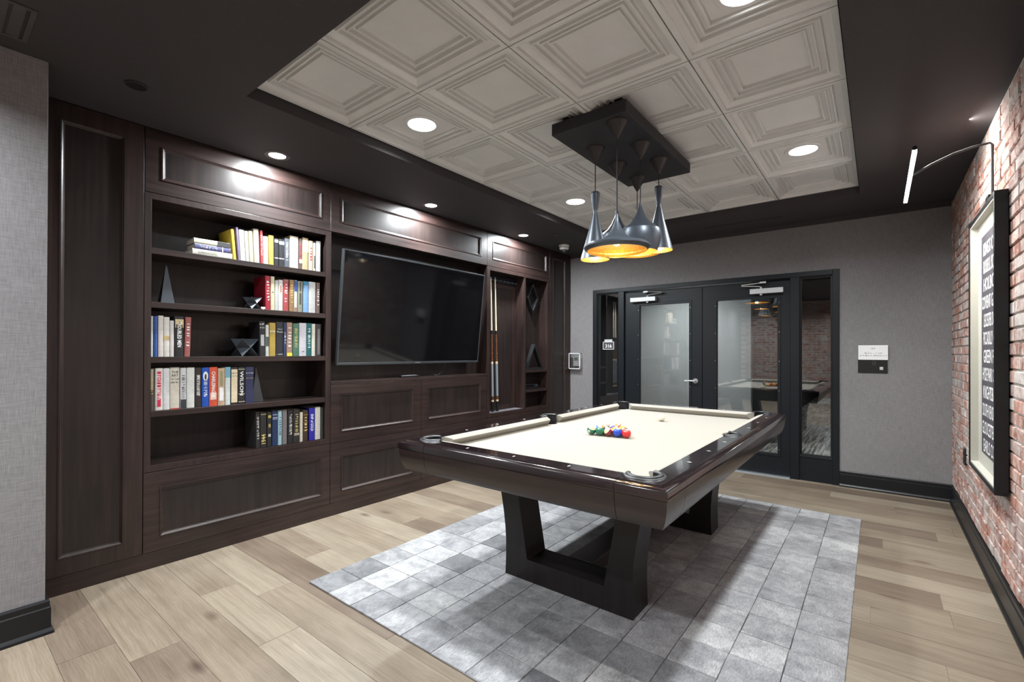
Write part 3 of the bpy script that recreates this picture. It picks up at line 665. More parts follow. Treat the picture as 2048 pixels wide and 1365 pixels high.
# room number plate on the left sidelight
rn = thing('room_number_sign', 'small white-outlined room number sign on the left sidelight glass', 'sign', (-2.79,YB+0.03,1.388))
ob('backing', MB().box(-2.862,-2.715,YB+0.026,YB+0.030,1.342,1.435), MAT['poster'], rn)
ob('outline', ring_xz((-2.866,-2.711,1.338,1.439),(-2.861,-2.716,1.343,1.434),YB+0.022,YB+0.031), MAT['paper'], rn)
ob('header_tab', MB().box(-2.845,-2.735,YB+0.024,YB+0.031,1.432,1.470), MAT['silver_paint'], rn)
text('316', 0.062, MAT['paper'], rn, basis((1,0,0),(0,0,1),(-2.788,YB+0.024,1.363)), bold=0.0012)

# ================================================================== built-in cabinets (local frame CAB: x out of wall, y along wall, z up)
ZTOP = H-0.003
def front(T, name, s0, s1, z0, z1, ms, d=0.0, grain='wood_h'):
    """panelled front: stiles and rails, recessed panel, stepped moulding; ms = outer rectangle of the moulding"""
    g = 0.0018; a0, a1, b0, b1 = ms
    f = ob(name, MB().ring((s0+g,s1-g,z0+g,z1-g),(a0+0.003,a1-0.003,b0+0.003,b1-0.003),d,d-0.022), MAT[grain], T, bevel=0.0015)
    ob('panel', MB().box(d-0.020,d-0.011,a0+0.004,a1-0.004,b0+0.004,b1-0.004), MAT['wood_panel'], f)
    def rc(i, dd): return [(d+dd,a0+i,b0+i),(d+dd,a1-i,b0+i),(d+dd,a1-i,b1-i),(d+dd,a0+i,b1-i)]
    mo = MB().loft([rc(0.0,-0.004),rc(0.0,0.0045),rc(0.006,0.0045),rc(0.0085,0.000),rc(0.014,-0.004),rc(0.016,-0.008),rc(0.022,-0.010),rc(0.022,-0.0112)])
    ob('moulding', mo, MAT[grain], f)
    return f
def cabinet(name, label, s): return thing(name, label, 'cabinet', (0, s, 0), frame=CAB)
def toe(T, s0, s1): ob('toe_kick', MB().box(-0.03,-0.003,s0,s1,0.0,0.098), MAT['wood_h'], T)
BK = -0.40
# tall end panel beside the left wall
T = cabinet('tall_cabinet', 'tall dark walnut cabinet with one long panelled door left of the bookcase', -2.0)
ob('body', MB().box(BK,-0.023,-2.215,-1.772,0.098,ZTOP), MAT['wood_v'], T)
front(T, 'door', -2.215, -1.770, 0.098, ZTOP, (-2.135,-1.860,0.190,2.540), grain='wood_v')
toe(T, -2.215, -1.770)
# bookcase
T = cabinet('bookcase', 'dark walnut built-in bookcase with five open shelves of books', -1.18)
bc = T
ob('face_frame', MB().ring((-1.7685,-0.5845,0.5765,2.2485),(-1.735,-0.624,0.617,2.212),0.0,-0.024), MAT['wood_v'], T, bevel=0.0012)
ob('side_panel', MB().box(-0.30,-0.024,-1.760,-1.737,0.58,2.245), MAT['wood_v'], T)
ob('side_panel', MB().box(-0.30,-0.024,-0.622,-0.590,0.58,2.245), MAT['wood_v'], T)
ob('back_panel', MB().box(-0.312,-0.300,-1.760,-0.590,0.58,2.245), MAT['wood_panel'], T)
ob('top_panel', MB().box(-0.30,-0.024,-1.737,-0.622,2.214,2.245), MAT['wood_h'], T)
ob('shelf', MB().box(-0.299,-0.003,-1.7345,-0.6245,0.582,0.617), MAT['wood_h'], T, bevel=0.001)
for zt in (0.940, 1.2655, 1.597, 1.921): ob('shelf', MB().box(-0.299,-0.003,-1.7345,-0.6245,zt-0.035,zt), MAT['wood_h'], T, bevel=0.001)
front(T, 'upper_panel', -1.770, -0.583, 2.250, ZTOP, (-1.688,-0.660,2.335,2.538))
front(T, 'drawer', -1.770, -0.583, 0.098, 0.575, (-1.688,-0.655,0.180,0.480))
ob('body', MB().box(BK,-0.313,-1.768,-0.585,0.098,ZTOP).box(-0.313,-0.023,-1.768,-0.585,2.25,ZTOP).box(-0.313,-0.023,-1.768,-0.585,0.098,0.575), MAT['wood_v'], T)
toe(T, -1.770, -0.583)
# media wall
T = cabinet('media_cabinet', 'dark walnut media cabinet with television niche over four drawers', 0.34)
ob('niche_back', MB().box(-0.165,-0.150,-0.583,1.258,1.03,2.25), MAT['wood_panel'], T)
ob('niche_side', MB().box(-0.15,-0.001,-0.5825,-0.5795,1.062,2.248), MAT['wood_v'], T)
ob('niche_side', MB().box(-0.15,-0.001,1.2545,1.2575,1.062,2.248), MAT['wood_v'], T)
ob('niche_top', MB().box(-0.15,-0.024,-0.580,1.255,2.25,2.262), MAT['wood_h'], T)
ob('ledge', MB().box(-0.15,0.001,-0.5815,1.2565,1.040,1.0635), MAT['wood_h'], T, bevel=0.0015)
front(T, 'upper_panel', -0.583, 1.258, 2.250, ZTOP, (-0.493,1.168,2.337,2.540))
front(T, 'drawer', -0.583, 0.337, 0.573, 1.040, (-0.493,0.245,0.655,0.966))
front(T, 'drawer', 0.337, 1.258, 0.573, 1.040, (0.420,1.160,0.655,0.966))
front(T, 'drawer', -0.583, 0.337, 0.098, 0.573, (-0.488,0.245,0.178,0.472))
front(T, 'drawer', 0.337, 1.258, 0.098, 0.573, (0.420,1.160,0.178,0.472))
ob('body', MB().box(BK,-0.166,-0.581,1.256,0.098,ZTOP).box(-0.166,-0.023,-0.581,1.256,2.263,ZTOP).box(-0.166,-0.023,-0.581,1.256,0.098,1.038), MAT['wood_v'], T)
toe(T, -0.583, 1.258)
# cue cabinet
T = cabinet('cue_cabinet', 'dark walnut cabinet with open cue rack and small shelves', 1.86)
ff = MB().box(-0.024,0,1.2595,1.305,0.5765,2.2485).box(-0.024,0,1.930,1.957,0.617,2.207).box(-0.024,0,2.420,2.4635,0.5765,2.2485).box(-0.024,0,1.305,2.420,2.207,2.2485).box(-0.024,0,1.305,2.420,0.5765,0.617)
ob('face_frame', ff, MAT['wood_v'], T)
ob('back_panel', MB().box(-0.155,-0.143,1.262,2.462,0.58,2.248), MAT['wood_panel'], T)
for a, b in ((1.275,1.303),(1.932,1.955),(2.422,2.455)): ob('divider', MB().box(-0.143,-0.024,a,b,0.617,2.207), MAT['wood_v'], T)
ob('niche_top', MB().box(-0.143,-0.024,1.29,2.44,2.209,2.24), MAT['wood_h'], T)
ob('niche_floor', MB().box(-0.143,-0.024,1.303,2.422,0.59,0.614), MAT['wood_h'], T)
ob('cue_pad', MB().box(-0.142,-0.03,1.306,1.929,0.614,0.621), MAT['felt_pad'], T)
ob('shelf', MB().box(-0.142,-0.004,1.9575,2.4195,1.050,1.082), MAT['wood_h'], T, bevel=0.001)
ob('shelf', MB().box(-0.142,-0.004,1.9575,2.4195,0.808,0.839), MAT['wood_h'], T, bevel=0.001)
ob('inset_panel', MB().ring((1.31,1.928,0.63,2.10),(1.36,1.86,0.68,2.05),-0.1395,-0.143), MAT['wood_v'], T)
front(T, 'upper_panel', 1.258, 2.465, 2.250, ZTOP, (1.350,2.390,2.331,2.538))
front(T, 'door', 1.258, 1.8615, 0.098, 0.575, (1.345,1.78,0.178,0.475))
front(T, 'door', 1.8615, 2.465, 0.098, 0.575, (1.945,2.38,0.178,0.475))
ob('body', MB().box(BK,-0.156,1.260,2.463,0.098,ZTOP).box(-0.156,-0.023,1.260,2.463,2.25,ZTOP).box(-0.156,-0.023,1.260,2.463,0.098,0.575), MAT['wood_v'], T)
toe(T, 1.258, 2.465)
rk = ob('cue_clip_rail', MB().box(-0.142,-0.128,1.315,1.92,2.105,2.185), MAT['black_plastic'], T, bevel=0.002)
for k in range(8):
    s = 1.372+k*0.0735
    ob('clip', MB().tube([(-0.128,s-0.016,2.13),(-0.108,s-0.018,2.13),(-0.096,s-0.010,2.13)],0.005,6).tube([(-0.128,s+0.016,2.13),(-0.108,s+0.018,2.13),(-0.096,s+0.010,2.13)],0.005,6), MAT['bezel'], rk)
# narrow end cabinet
T = cabinet('end_cabinet', 'narrow tall dark walnut cabinet in the corner by the thermostat', 2.71)
ob('body', MB().box(BK,-0.023,2.467,2.972,0.098,ZTOP), MAT['wood_v'], T)
front(T, 'door', 2.465, 2.935, 0.098, ZTOP, (2.545,2.838,0.190,2.540), grain='wood_v')
ob('filler', MB().box(-0.022,-0.001,2.936,2.976,0.0,ZTOP), MAT['wood_v'], T)
toe(T, 2.465, 2.936)

# ------------------------------------------------------------------ television
tv = thing('television', 'large wall-mounted flat television tilted forward in the niche', 'television', (0,0,0))
tilt = math.atan2(0.10, 0.92)
tv.matrix_world = CAB @ Matrix.Translation((0.0,0.292,1.190)) @ Matrix.Rotation(tilt, 4, 'Y')
ORI[tv.name] = (0,0,0)
TW, TH = 0.822, 0.928
ob('bezel', MB().ring((-TW,TW,0,TH),(-TW+0.011,TW-0.011,0.020,TH-0.011),0.0,-0.03), MAT['bezel'], tv, bevel=0.002)
ob('screen', MB().box(-0.02,-0.003,-TW+0.010,TW-0.010,0.019,TH-0.010), MAT['screen'], tv)
ob('back_cover', MB().box(-0.045,-0.02,-TW+0.012,TW-0.012,0.01,TH-0.02).box(-0.062,-0.04,-0.5,0.5,0.15,0.55), MAT['black_plastic'], tv)
ob('logo', MB().box(0.0,0.0012,-0.032,0.032,0.007,0.013), MAT['chrome'], tv)
ob('wall_bracket', MB().box(-0.14,-0.06,-0.25,-0.19,0.25,0.5).box(-0.14,-0.06,0.19,0.25,0.25,0.5), MAT['black_matte'], tv)
rm = thing('remote_control', 'silver and black remote control lying on the television ledge', 'remote', (-0.03,0.225,1.0640), frame=CAB)
ob('body', MB().box(-0.052,-0.010,0.115,0.325,1.0640,1.082), MAT['black_plastic'], rm, bevel=0.006)
ob('button_panel', MB().box(-0.046,-0.016,0.135,0.300,1.0815,1.0838), MAT['silver_paint'], rm, bevel=0.001)
cb = thing('cable', 'thin black cable ends hanging under the television', 'cable', (-0.08,0.57,1.064), frame=CAB)
ob('lead', MB().tube([(-0.09,0.44,1.215),(-0.085,0.47,1.14),(-0.075,0.53,1.085),(-0.06,0.57,1.071),(-0.055,0.61,1.080),(-0.07,0.68,1.12),(-0.09,0.74,1.20)],0.0022,6), MAT['black_plastic'], cb, smooth=40)
ob('plug', MB().box(-0.068,-0.048,0.545,0.59,1.0640,1.077), MAT['bezel'], cb, bevel=0.002)

# ------------------------------------------------------------------ cues and racks
def cue(s0, s1, label):
    t = thing('pool_cue', label, 'pool cue', (-0.075,s0,0.621), frame=CAB, group='pool cues in the rack')
    A, B = Vector((-0.075,s0,0.621)), Vector((-0.092,s1,2.155))
    def seg(name, a, b, r0, r1, m): ob(name, MB().cyl_between(A.lerp(B,a), A.lerp(B,b), r0, 14, r1), MAT[m], t, smooth=50)
    seg('bumper', 0, 0.012, 0.0145, 0.0155, 'rubber'); seg('butt_sleeve', 0.012, 0.075, 0.0155, 0.0152, 'black_plastic'); seg('ring', 0.075, 0.088, 0.0157, 0.0156, 'cream_ring')
    seg('butt_cap', 0.088, 0.115, 0.0152, 0.0150, 'cue_wood'); seg('wrap', 0.115, 0.355, 0.0150, 0.0140, 'linen'); seg('ring', 0.355, 0.372, 0.0146, 0.0144, 'cream_ring')
    seg('forearm', 0.372, 0.575, 0.0138, 0.0118, 'cue_wood'); seg('joint', 0.575, 0.602, 0.0120, 0.0116, 'black_plastic'); seg('shaft', 0.602, 0.985, 0.0114, 0.0066, 'maple'); seg('tip', 0.985, 1.0, 0.0066, 0.006, 'linen')
cue(1.440, 1.420, 'pool cue with grey wrap, leftmost in the wall rack')
cue(1.522, 1.494, 'pool cue with grey wrap, right one of the two in rack')
def rack(name, label, pts, d0, d1, w):
    # closed polygon frame in the wall plane with a wall thickness w
    n = len(pts); c = (sum(p[0] for p in pts)/n, sum(p[1] for p in pts)/n)
    inn = [(c[0]+(p[0]-c[0])*(1-w), c[1]+(p[1]-c[1])*(1-w)) for p in pts]
    t = thing(name, label, 'ball rack', (d1, c[0], min(p[1] for p in pts)), frame=CAB)
    f = MB().loft([[(d0,*p) for p in pts],[(d1,*p) for p in pts],[(d1,*p) for p in inn],[(d0,*p) for p in inn],[(d0,*p) for p in pts]])
    ob('frame', f, MAT['black_plastic'], t, bevel=0.004)
    return t
rack('diamond_rack', 'black diamond-shaped ball rack hanging in the cue cabinet', [(2.225,2.178),(2.11,1.985),(2.225,1.792),(2.345,1.985)], -0.085, -0.139, 0.22)
rack('triangle_rack', 'black triangular ball rack standing on the small shelf', [(2.035,1.084),(2.385,1.084),(2.205,1.405)], -0.040, -0.098, 0.20)
dv2 = thing('brush_tray', 'black plastic billiard brush and chalk box on the lower small shelf', 'brush', (-0.07,2.16,0.839), frame=CAB)
ob('body', MB().box(-0.11,-0.045,1.985,2.30,0.839,0.868), MAT['black_plastic'], dv2, bevel=0.005)
ob('handle', MB().tube([(-0.08,2.03,0.868),(-0.08,2.07,0.889),(-0.08,2.20,0.889),(-0.08,2.24,0.868)],0.009,8), MAT['rubber'], dv2, smooth=40)
ob('chalk_box', MB().box(-0.10,-0.06,2.25,2.295,0.868,0.893), MAT['bezel'], dv2, bevel=0.003)

# ------------------------------------------------------------------ books
def book_parts(t, w, h, dep, col, rough=0.45):
    m = colmat(tuple(c*0.8 for c in col), rough)
    b = 0.0022; rd = min(0.004, w*0.2)
    cv = MB(); n = 4
    poly = [(-dep,-w/2),(-rd,-w/2)] + [(-rd+rd*math.sin(a), -w/2*math.cos(a)) for a in [PI*k/8 for k in range(1,8)]] + [(-rd,w/2),(-dep,w/2),(-dep,w/2-b),(-rd-0.002,w/2-b),(-rd-0.002,-w/2+b),(-dep,-w/2+b)]
    cv.prism(poly, 0.0, h, 'z')
    c = ob('cover', cv, m, t, smooth=40)
    ob('page_block', MB().box(-dep+0.004,-rd-0.002,-w/2+b,w/2-b,0.003,h-0.003), MAT['pages'], t)
    return c
INK = {'w': (0.75,0.75,0.73), 'k': (0.03,0.03,0.03), 'g': (0.62,0.47,0.16), 'r': (0.5,0.05,0.05), 'n': (0.05,0.07,0.2)}
def patch(c, w, z0, z1, col, f=0.92):
    ob('spine_label', MB().box(-0.001,0.0004,-w/2*f,w/2*f,z0,z1), colmat(col, 0.5), c)
def book(s0, s1, h, z, lean, col, label, group, txt=None, ink='k', patches=(), d=-0.03, dep=None, horiz=None, rough=0.45):
    w = s1-s0-0.0012; dep = dep or (0.165+0.03*((s0*37.7) % 1))
    a = R(-lean)
    t = thing('book', label, 'book', (0,0,0), group=group)
    t.matrix_world = CAB @ Matrix.Translation((d,(s0+s1)/2,z+0.0004+abs(math.sin(a))*w/2)) @ Matrix.Rotation(a,4,'X'); ORI[t.name] = (0,0,0)
    c = book_parts(t, w, h, dep, col, rough)
    for p in patches: patch(c, w, p[0]*h, p[1]*h, p[2], *(p[3:]))
    if txt:
        im = colmat(INK[ink], 0.5); L = 0.62*h; sz = min(w*0.72, 0.03)
        sx = min(1.5, L/(0.60*sz*len(txt)))
        text(txt, sz, im, c, basis((0,0,-1),(0,1,0),(0.0007,-sz*0.34,h*0.55)), sx=sx, bold=sz*0.012)
    for q in (horiz or ()):
        body, zr, szr, ik = q
        text(body, min(szr, 1.55*w/len(body)), colmat(INK[ik], 0.5), c, basis((0,1,0),(0,0,1),(0.0007,0,h*zr)))
    return t
CR, WH, IV = (0.48,0.43,0.33), (0.52,0.51,0.49), (0.50,0.475,0.42)
BLK, NAVY = (0.018,0.018,0.020), (0.030,0.040,0.115)
G = 'books on the top shelf'; z = 1.922
row = [
 (-1.232,-1.198,.213,-3.5,IV,'ivory book leaning right of the thin purple book',None,'k',()),
 (-1.197,-1.174,.211,-3.2,(0.55,0.57,0.48),'pale grey-green book between two cream ones on top shelf',None,'k',()),
 (-1.171,-1.145,.216,-3.0,(0.66,0.55,0.36),'straw-coloured book left of the cream binder with holes',None,'k',()),
 (-1.142,-1.105,.239,-2.2,CR,'tall cream binder with two dark ring holes on spine',None,'k',()),
 (-1.101,-1.082,.236,-1,(0.42,0.045,0.05),'slim red book with white letters on top shelf','~~~~~~~~~~~~~','w',()),
 (-1.080,-1.046,.199,-.6,WH,'short white book right of the slim red one',None,'k',((0.5,0.52,(0.5,0.48,0.5)),)),
 (-1.043,-1.008,.213,-.6,(0.55,0.33,0.06),'golden yellow book standing in middle of top shelf',None,'k',()),
 (-1.006,-.976,.199,0,BLK,'black book with white streak, left of a matching pair',None,'w',((0.27,0.30,(0.75,0.6,0.72)),(0.85,0.95,(0.45,0.5,0.52)))),
 (-.973,-.934,.200,0,BLK,'black book with white streak, right of a matching pair',None,'w',((0.27,0.30,(0.75,0.6,0.72)),(0.80,0.92,(0.45,0.5,0.52)))),
 (-.930,-.897,.213,0,(0.09,0.10,0.12),'slate grey book with pale lettering beside two black books','~~~~~~~~~~~~~~~','w',()),
 (-.893,-.828,.240,0,(0.64,0.54,0.37),'thick peach-cream book, widest on the top shelf',None,'k',((0.0,0.05,(0.60,0.42,0.30)),)),
 (-.823,-.799,.232,0,(0.11,0.07,0.075),'thin dark book with red lettering and white band','~~~~~~~~~','r',((0.20,0.32,(0.7,0.68,0.66)),)),
 (-.798,-.751,.244,0,(0.50,0.36,0.20),'tan book with paler upper half on top shelf',None,'k',((0.55,0.93,(0.62,0.50,0.33)),)),
 (-.748,-.713,.231,0,(0.58,0.46,0.35),'beige book with faint red lettering on top shelf','~~~~~','r',()),
 (-.711,-.692,.219,0,(0.60,0.60,0.50),'thin white and black patterned book on top shelf',None,'k',((0.1,0.55,(0.06,0.06,0.06),0.5),)),
 (-.689,-.651,.239,0,WH,'white book last on the right of top shelf',None,'k',()),
]
for s0,s1,h,ln,c,lab,tx,ik,pa in row: book(s0,s1,h,z,ln,c,lab,G,tx,ik,pa)
# leaning pair and the flat pile at the left end of that row
book(-1.2775,-1.2560,.206,z,-5.0,(0.62,0.44,0.05),'bright yellow book leaning against the thin purple one',G,dep=0.21)
book(-1.2475,-1.2315,.225,z,-4.2,(0.16,0.13,0.22),'thin purple-grey book, tallest of the leaning ones on top shelf',G)
def flat(s0, s1, z0, h, col, label, tx, ink, dep, patches=()):
    # lying book: spine towards the room, text along the spine
    t = thing('book', label, 'book', (0,0,0), group='books piled flat on the top shelf')
    t.matrix_world = CAB @ Matrix.Translation((-0.03,s1,z0+h/2)) @ Matrix.Rotation(R(90),4,'X'); ORI[t.name] = (0,0,0)   # local z runs along -s
    c = book_parts(t, h, s1-s0, dep, col)
    L = s1-s0
    for p in patches: patch(c, h, p[0]*L, p[1]*L, p[2])
    if tx: text(tx, h*0.55, colmat(INK[ink],0.5), c, basis((0,0,-1),(0,1,0),(0.0007,-h*0.18,L*0.62)), sx=min(1.6,0.5*L/(0.6*h*0.55*len(tx))))
flat(-1.515,-1.283,1.9218,0.0385,(0.66,0.63,0.54),'cream book lying at bottom of the flat pile','ELEANOR ROOSEVELT','k',0.16)
flat(-1.503,-1.293,1.9608,0.0350,(0.085,0.085,0.20),'purple-blue book lying in middle of the flat pile','~~~~~~~~~~~~~~','w',0.15,((0.22,0.25,(0.6,0.4,0.5)),))
flat(-1.507,-1.295,1.9962,0.0330,(0.62,0.60,0.46),'pale cream book with dark end lying on top of pile',None,'k',0.15,((0.0,0.37,(0.03,0.03,0.03)),))
G = 'books on the second shelf'; z = 1.5975
row = [
 (-1.064,-1.029,.243,-1.0,(0.36,0.018,0.035),'large crimson book at left end of second-shelf row','~~~~~~~','w',()),
 (-1.028,-1.000,.243,-.5,(0.64,0.56,0.38),'pale yellow book beside the large crimson one',None,'k',((0.52,0.55,(0.1,0.09,0.06),0.5),)),
 (-.999,-.975,.219,0,WH,'narrow white book on second shelf, third from left',None,'k',()),
 (-.974,-.942,.226,0,(0.62,0.60,0.56),'white book with a small brown figure on spine',None,'k',((0.6,0.82,(0.35,0.2,0.12),0.45),)),
 (-.940,-.901,.234,0,(0.42,0.07,0.075),'faded red book in middle of the second shelf','~~~~~~~','w',((0.93,1.0,(0.25,0.1,0.09)),)),
 (-.895,-.860,.236,0,(0.30,0.18,0.08),'brown book with gold lettering on second shelf','~~~~~~~~','g',()),
 (-.858,-.835,.236,0,(0.66,0.62,0.55),'narrow cream book with navy label at its top',None,'k',((0.65,0.99,(0.02,0.06,0.22)),(0.0,0.14,(0.25,0.15,0.12)))),
 (-.831,-.793,.233,0,(0.26,0.27,0.20),'olive grey book with dark oval frame on spine',None,'k',((0.25,0.62,(0.06,0.06,0.05),0.4),(0.68,0.98,(0.05,0.05,0.05),0.35))),
 (-.789,-.747,.237,0,(0.20,0.36,0.62),'light blue book on second shelf',None,'w',((0.88,1.0,(0.03,0.16,0.28)),)),
 (-.746,-.691,.239,0,WH,'broad white book with lines of small print on spine',None,'k',()),
 (-.685,-.656,.239,0,(0.15,0.10,0.09),'thin brown-grey book last on right of second shelf','~~~~~~~~~','w',()),
]
for s0,s1,h,ln,c,lab,tx,ik,pa in row: book(s0,s1,h,z,ln,c,lab,G,tx,ik,pa)
G = 'books at left of the third shelf'; z = 1.266
row = [
 (-1.7325,-1.718,.246,0,(0.64,0.68,0.66),'very thin white book at far left of third shelf',None,'k',()),
 (-1.717,-1.695,.246,0,(0.04,0.10,0.34),'blue book second from left on third shelf','~~~~~~~~','n',()),
 (-1.692,-1.665,.251,0,(0.64,0.57,0.53),'pinkish white book right of the blue one on third shelf',None,'k',()),
 (-1.664,-1.634,.244,0,(0.66,0.63,0.57),'white book with a small brown picture halfway down spine',None,'k',((0.42,0.53,(0.42,0.30,0.13)),)),
 (-1.633,-1.611,.224,0,(0.62,0.56,0.54),'short pinkish book left of the thick black one',None,'k',()),
 (-1.608,-1.559,.252,0,BLK,'thick black book with a portrait at top of spine','TROUBLED MEN','w',((0.72,0.93,(0.50,0.40,0.22)),(0.72,0.80,(0.02,0.02,0.02),0.75),(0.80,0.87,(0.45,0.25,0.18),0.25))),
 (-1.557,-1.525,.250,1.5,(0.33,0.10,0.09),'red-brown book leaning at end of the left third-shelf row','~~~~~~~~','w',()),
]
for s0,s1,h,ln,c,lab,tx,ik,pa in row: book(s0,s1,h,z,ln,c,lab,G,tx,ik,pa)
G = 'books at right of the third shelf'
row = [
 (-1.102,-1.063,.246,-1.2,(0.020,0.019,0.022),'black book with white picture, nearest the lower star sculpture',None,'w',((0.30,0.62,(0.30,0.30,0.30),0.6),),(('~~~~',0.90,0.03,'w'),('~~~~',0.80,0.03,'w'))),
 (-1.062,-1.039,.224,-.5,(0.58,0.60,0.54),'narrow white book with dark patch beside black picture book',None,'k',((0.32,0.62,(0.06,0.06,0.06)),),()),
 (-1.036,-.993,.241,0,(0.44,0.30,0.06),'mustard gold book on third shelf',None,'g',(),(('~~~~',0.72,0.02,'w'),)),
 (-.990,-.937,.249,0,(0.022,0.023,0.028),'thick black book with white script title on third shelf',None,'w',(),(('Collected',0.78,0.03,'w'),('Poems',0.69,0.03,'w'),('~~~~~~~~',0.04,0.02,'w'))),
 (-.935,-.916,.247,0,(0.025,0.045,0.13),'very thin navy book on third shelf','~~~~~~~~~','w',(),()),
 (-.913,-.871,.249,0,(0.36,0.22,0.16),'brown-pink book with yellow band at its foot','~~~~~~','w',((0.0,0.10,(0.70,0.55,0.06)),),()),
 (-.867,-.820,.244,0,(0.07,0.17,0.11),'green book with gold lettering on third shelf','~~~~~~~~~~~~','g',(),()),
 (-.819,-.763,.250,0,(0.58,0.54,0.58),'broad lavender-white book on third shelf',None,'k',((0.12,0.15,(0.15,0.15,0.17),0.3),),()),
 (-.762,-.722,.251,0,(0.01,0.12,0.125),'teal book on third shelf','~~~~~~~~~~~~','w',(),()),
 (-.721,-.692,.248,0,(0.62,0.60,0.50),'narrow cream book right of the teal one',None,'k',(),()),
 (-.688,-.644,.248,0,(0.040,0.038,0.038),'dark grey book last on right of third shelf',None,'w',((0.05,0.85,(0.14,0.13,0.13),0.45),),()),
]
for s0,s1,h,ln,c,lab,tx,ik,pa,hz in row: book(s0,s1,h,z,ln,c,lab,G,tx,ik,pa,horiz=hz)
G = 'books on the fourth shelf'; z = 0.9405
row = [
 (-1.7325,-1.711,.255,0,(0.10,0.08,0.06),'dark book with pale edge at far left of fourth shelf','~~~~~~~','g',((0.5,0.98,(0.42,0.36,0.24),0.6),),()),
 (-1.708,-1.666,.256,0,(0.66,0.62,0.56),'white book with a tall crimson strip on fourth shelf','~~~~~~~~~~~~~~~~~~','w',((0.08,0.92,(0.45,0.015,0.06),0.45),),()),
 (-1.665,-1.632,.255,0,(0.64,0.63,0.63),'white book right of the crimson-striped one',None,'k',(),()),
 (-1.631,-1.581,.259,0,(0.60,0.55,0.46),'broad cream book with capitals and a red foot',None,'k',((0.0,0.02,(0.45,0.05,0.03)),),(('THE',0.86,0.02,'k'),('ART',0.78,0.02,'k'),('OF THE',0.70,0.02,'k'),('~~~~~',0.62,0.02,'k'))),
 (-1.577,-1.545,.255,0,(0.58,0.57,0.57),'grey-white book with dark photograph at foot of spine','~~~~~~~~~~~~~~~','k',((0.0,0.22,(0.03,0.03,0.04)),),()),
 (-1.543,-1.499,.256,0,(0.64,0.64,0.60),'plain off-white book left of the dark brown one',None,'k',(),()),
 (-1.497,-1.461,.255,0,(0.030,0.022,0.020),'dark brown book with cream block capitals on fourth shelf','EMPIRE OF SIN & GARY KRIST','w',(),()),
 (-1.459,-1.418,.254,0,(0.008,0.075,0.42),'bright blue book with an oval picture near top','~~~~~~~~~~~~~~~','w',(),()),
 (-1.417,-1.368,.256,0,(0.62,0.085,0.040),'orange-red book with white capitals on fourth shelf','CHARLEMAGNE','w',((0.16,0.34,(0.62,0.42,0.33),0.75),),()),
 (-1.366,-1.324,.247,0,(0.54,0.37,0.25),'pink-tan book with white panel right of the orange one',None,'k',((0.12,0.48,(0.68,0.64,0.64),0.6),(0.52,0.92,(0.25,0.22,0.12),0.4)),()),
 (-1.322,-1.290,.254,0,(0.62,0.68,0.66),'white book with blue top on fourth shelf',None,'k',((0.72,1.0,(0.13,0.30,0.38)),),()),
 (-1.288,-1.245,.252,0,(0.035,0.028,0.025),'black book with big cream label on fourth shelf',None,'k',((0.05,0.94,(0.60,0.50,0.34),0.9),),(('~~~~~',0.82,0.018,'k'),('~~~~~',0.74,0.018,'k'))),
 (-1.243,-1.198,.253,0,BLK,'black book with white title inside a thin gold frame','WILSON','w',((0.26,0.275,(0.5,0.45,0.3)),(0.93,0.945,(0.5,0.45,0.3)),(0.05,0.065,(0.5,0.45,0.3))),()),
 (-1.196,-1.141,.251,0,(0.030,0.032,0.085),'navy book beside the dark pyramid on fourth shelf',None,'w',(),(('~~~~~~~~~',0.82,0.026,'w'),('~~~~~~~~~~~',0.68,0.012,'g'))),
]
for s0,s1,h,ln,c,lab,tx,ik,pa,hz in row:
    t = book(s0,s1,h,z,ln,c,lab,G,tx,ik,pa,horiz=hz)
    if 'oval' in lab:
        el = MB(); n = 20; v = [(0.0006, 0.0145*math.cos(2*PI*k/n), 0.198+0.030*math.sin(2*PI*k/n)) for k in range(n)]; el.add(v, [tuple(range(n))])
        e1 = ob('oval_picture', el, colmat((0.60,0.62,0.64)), t); el = MB(); v = [(0.0010, 0.006*math.cos(2*PI*k/n), 0.193+0.019*math.sin(2*PI*k/n)) for k in range(n)]; el.add(v, [tuple(range(n))]); ob('oval_figure', el, MAT['ink'], e1)
G = 'books on the bottom shelf'; z = 0.6175
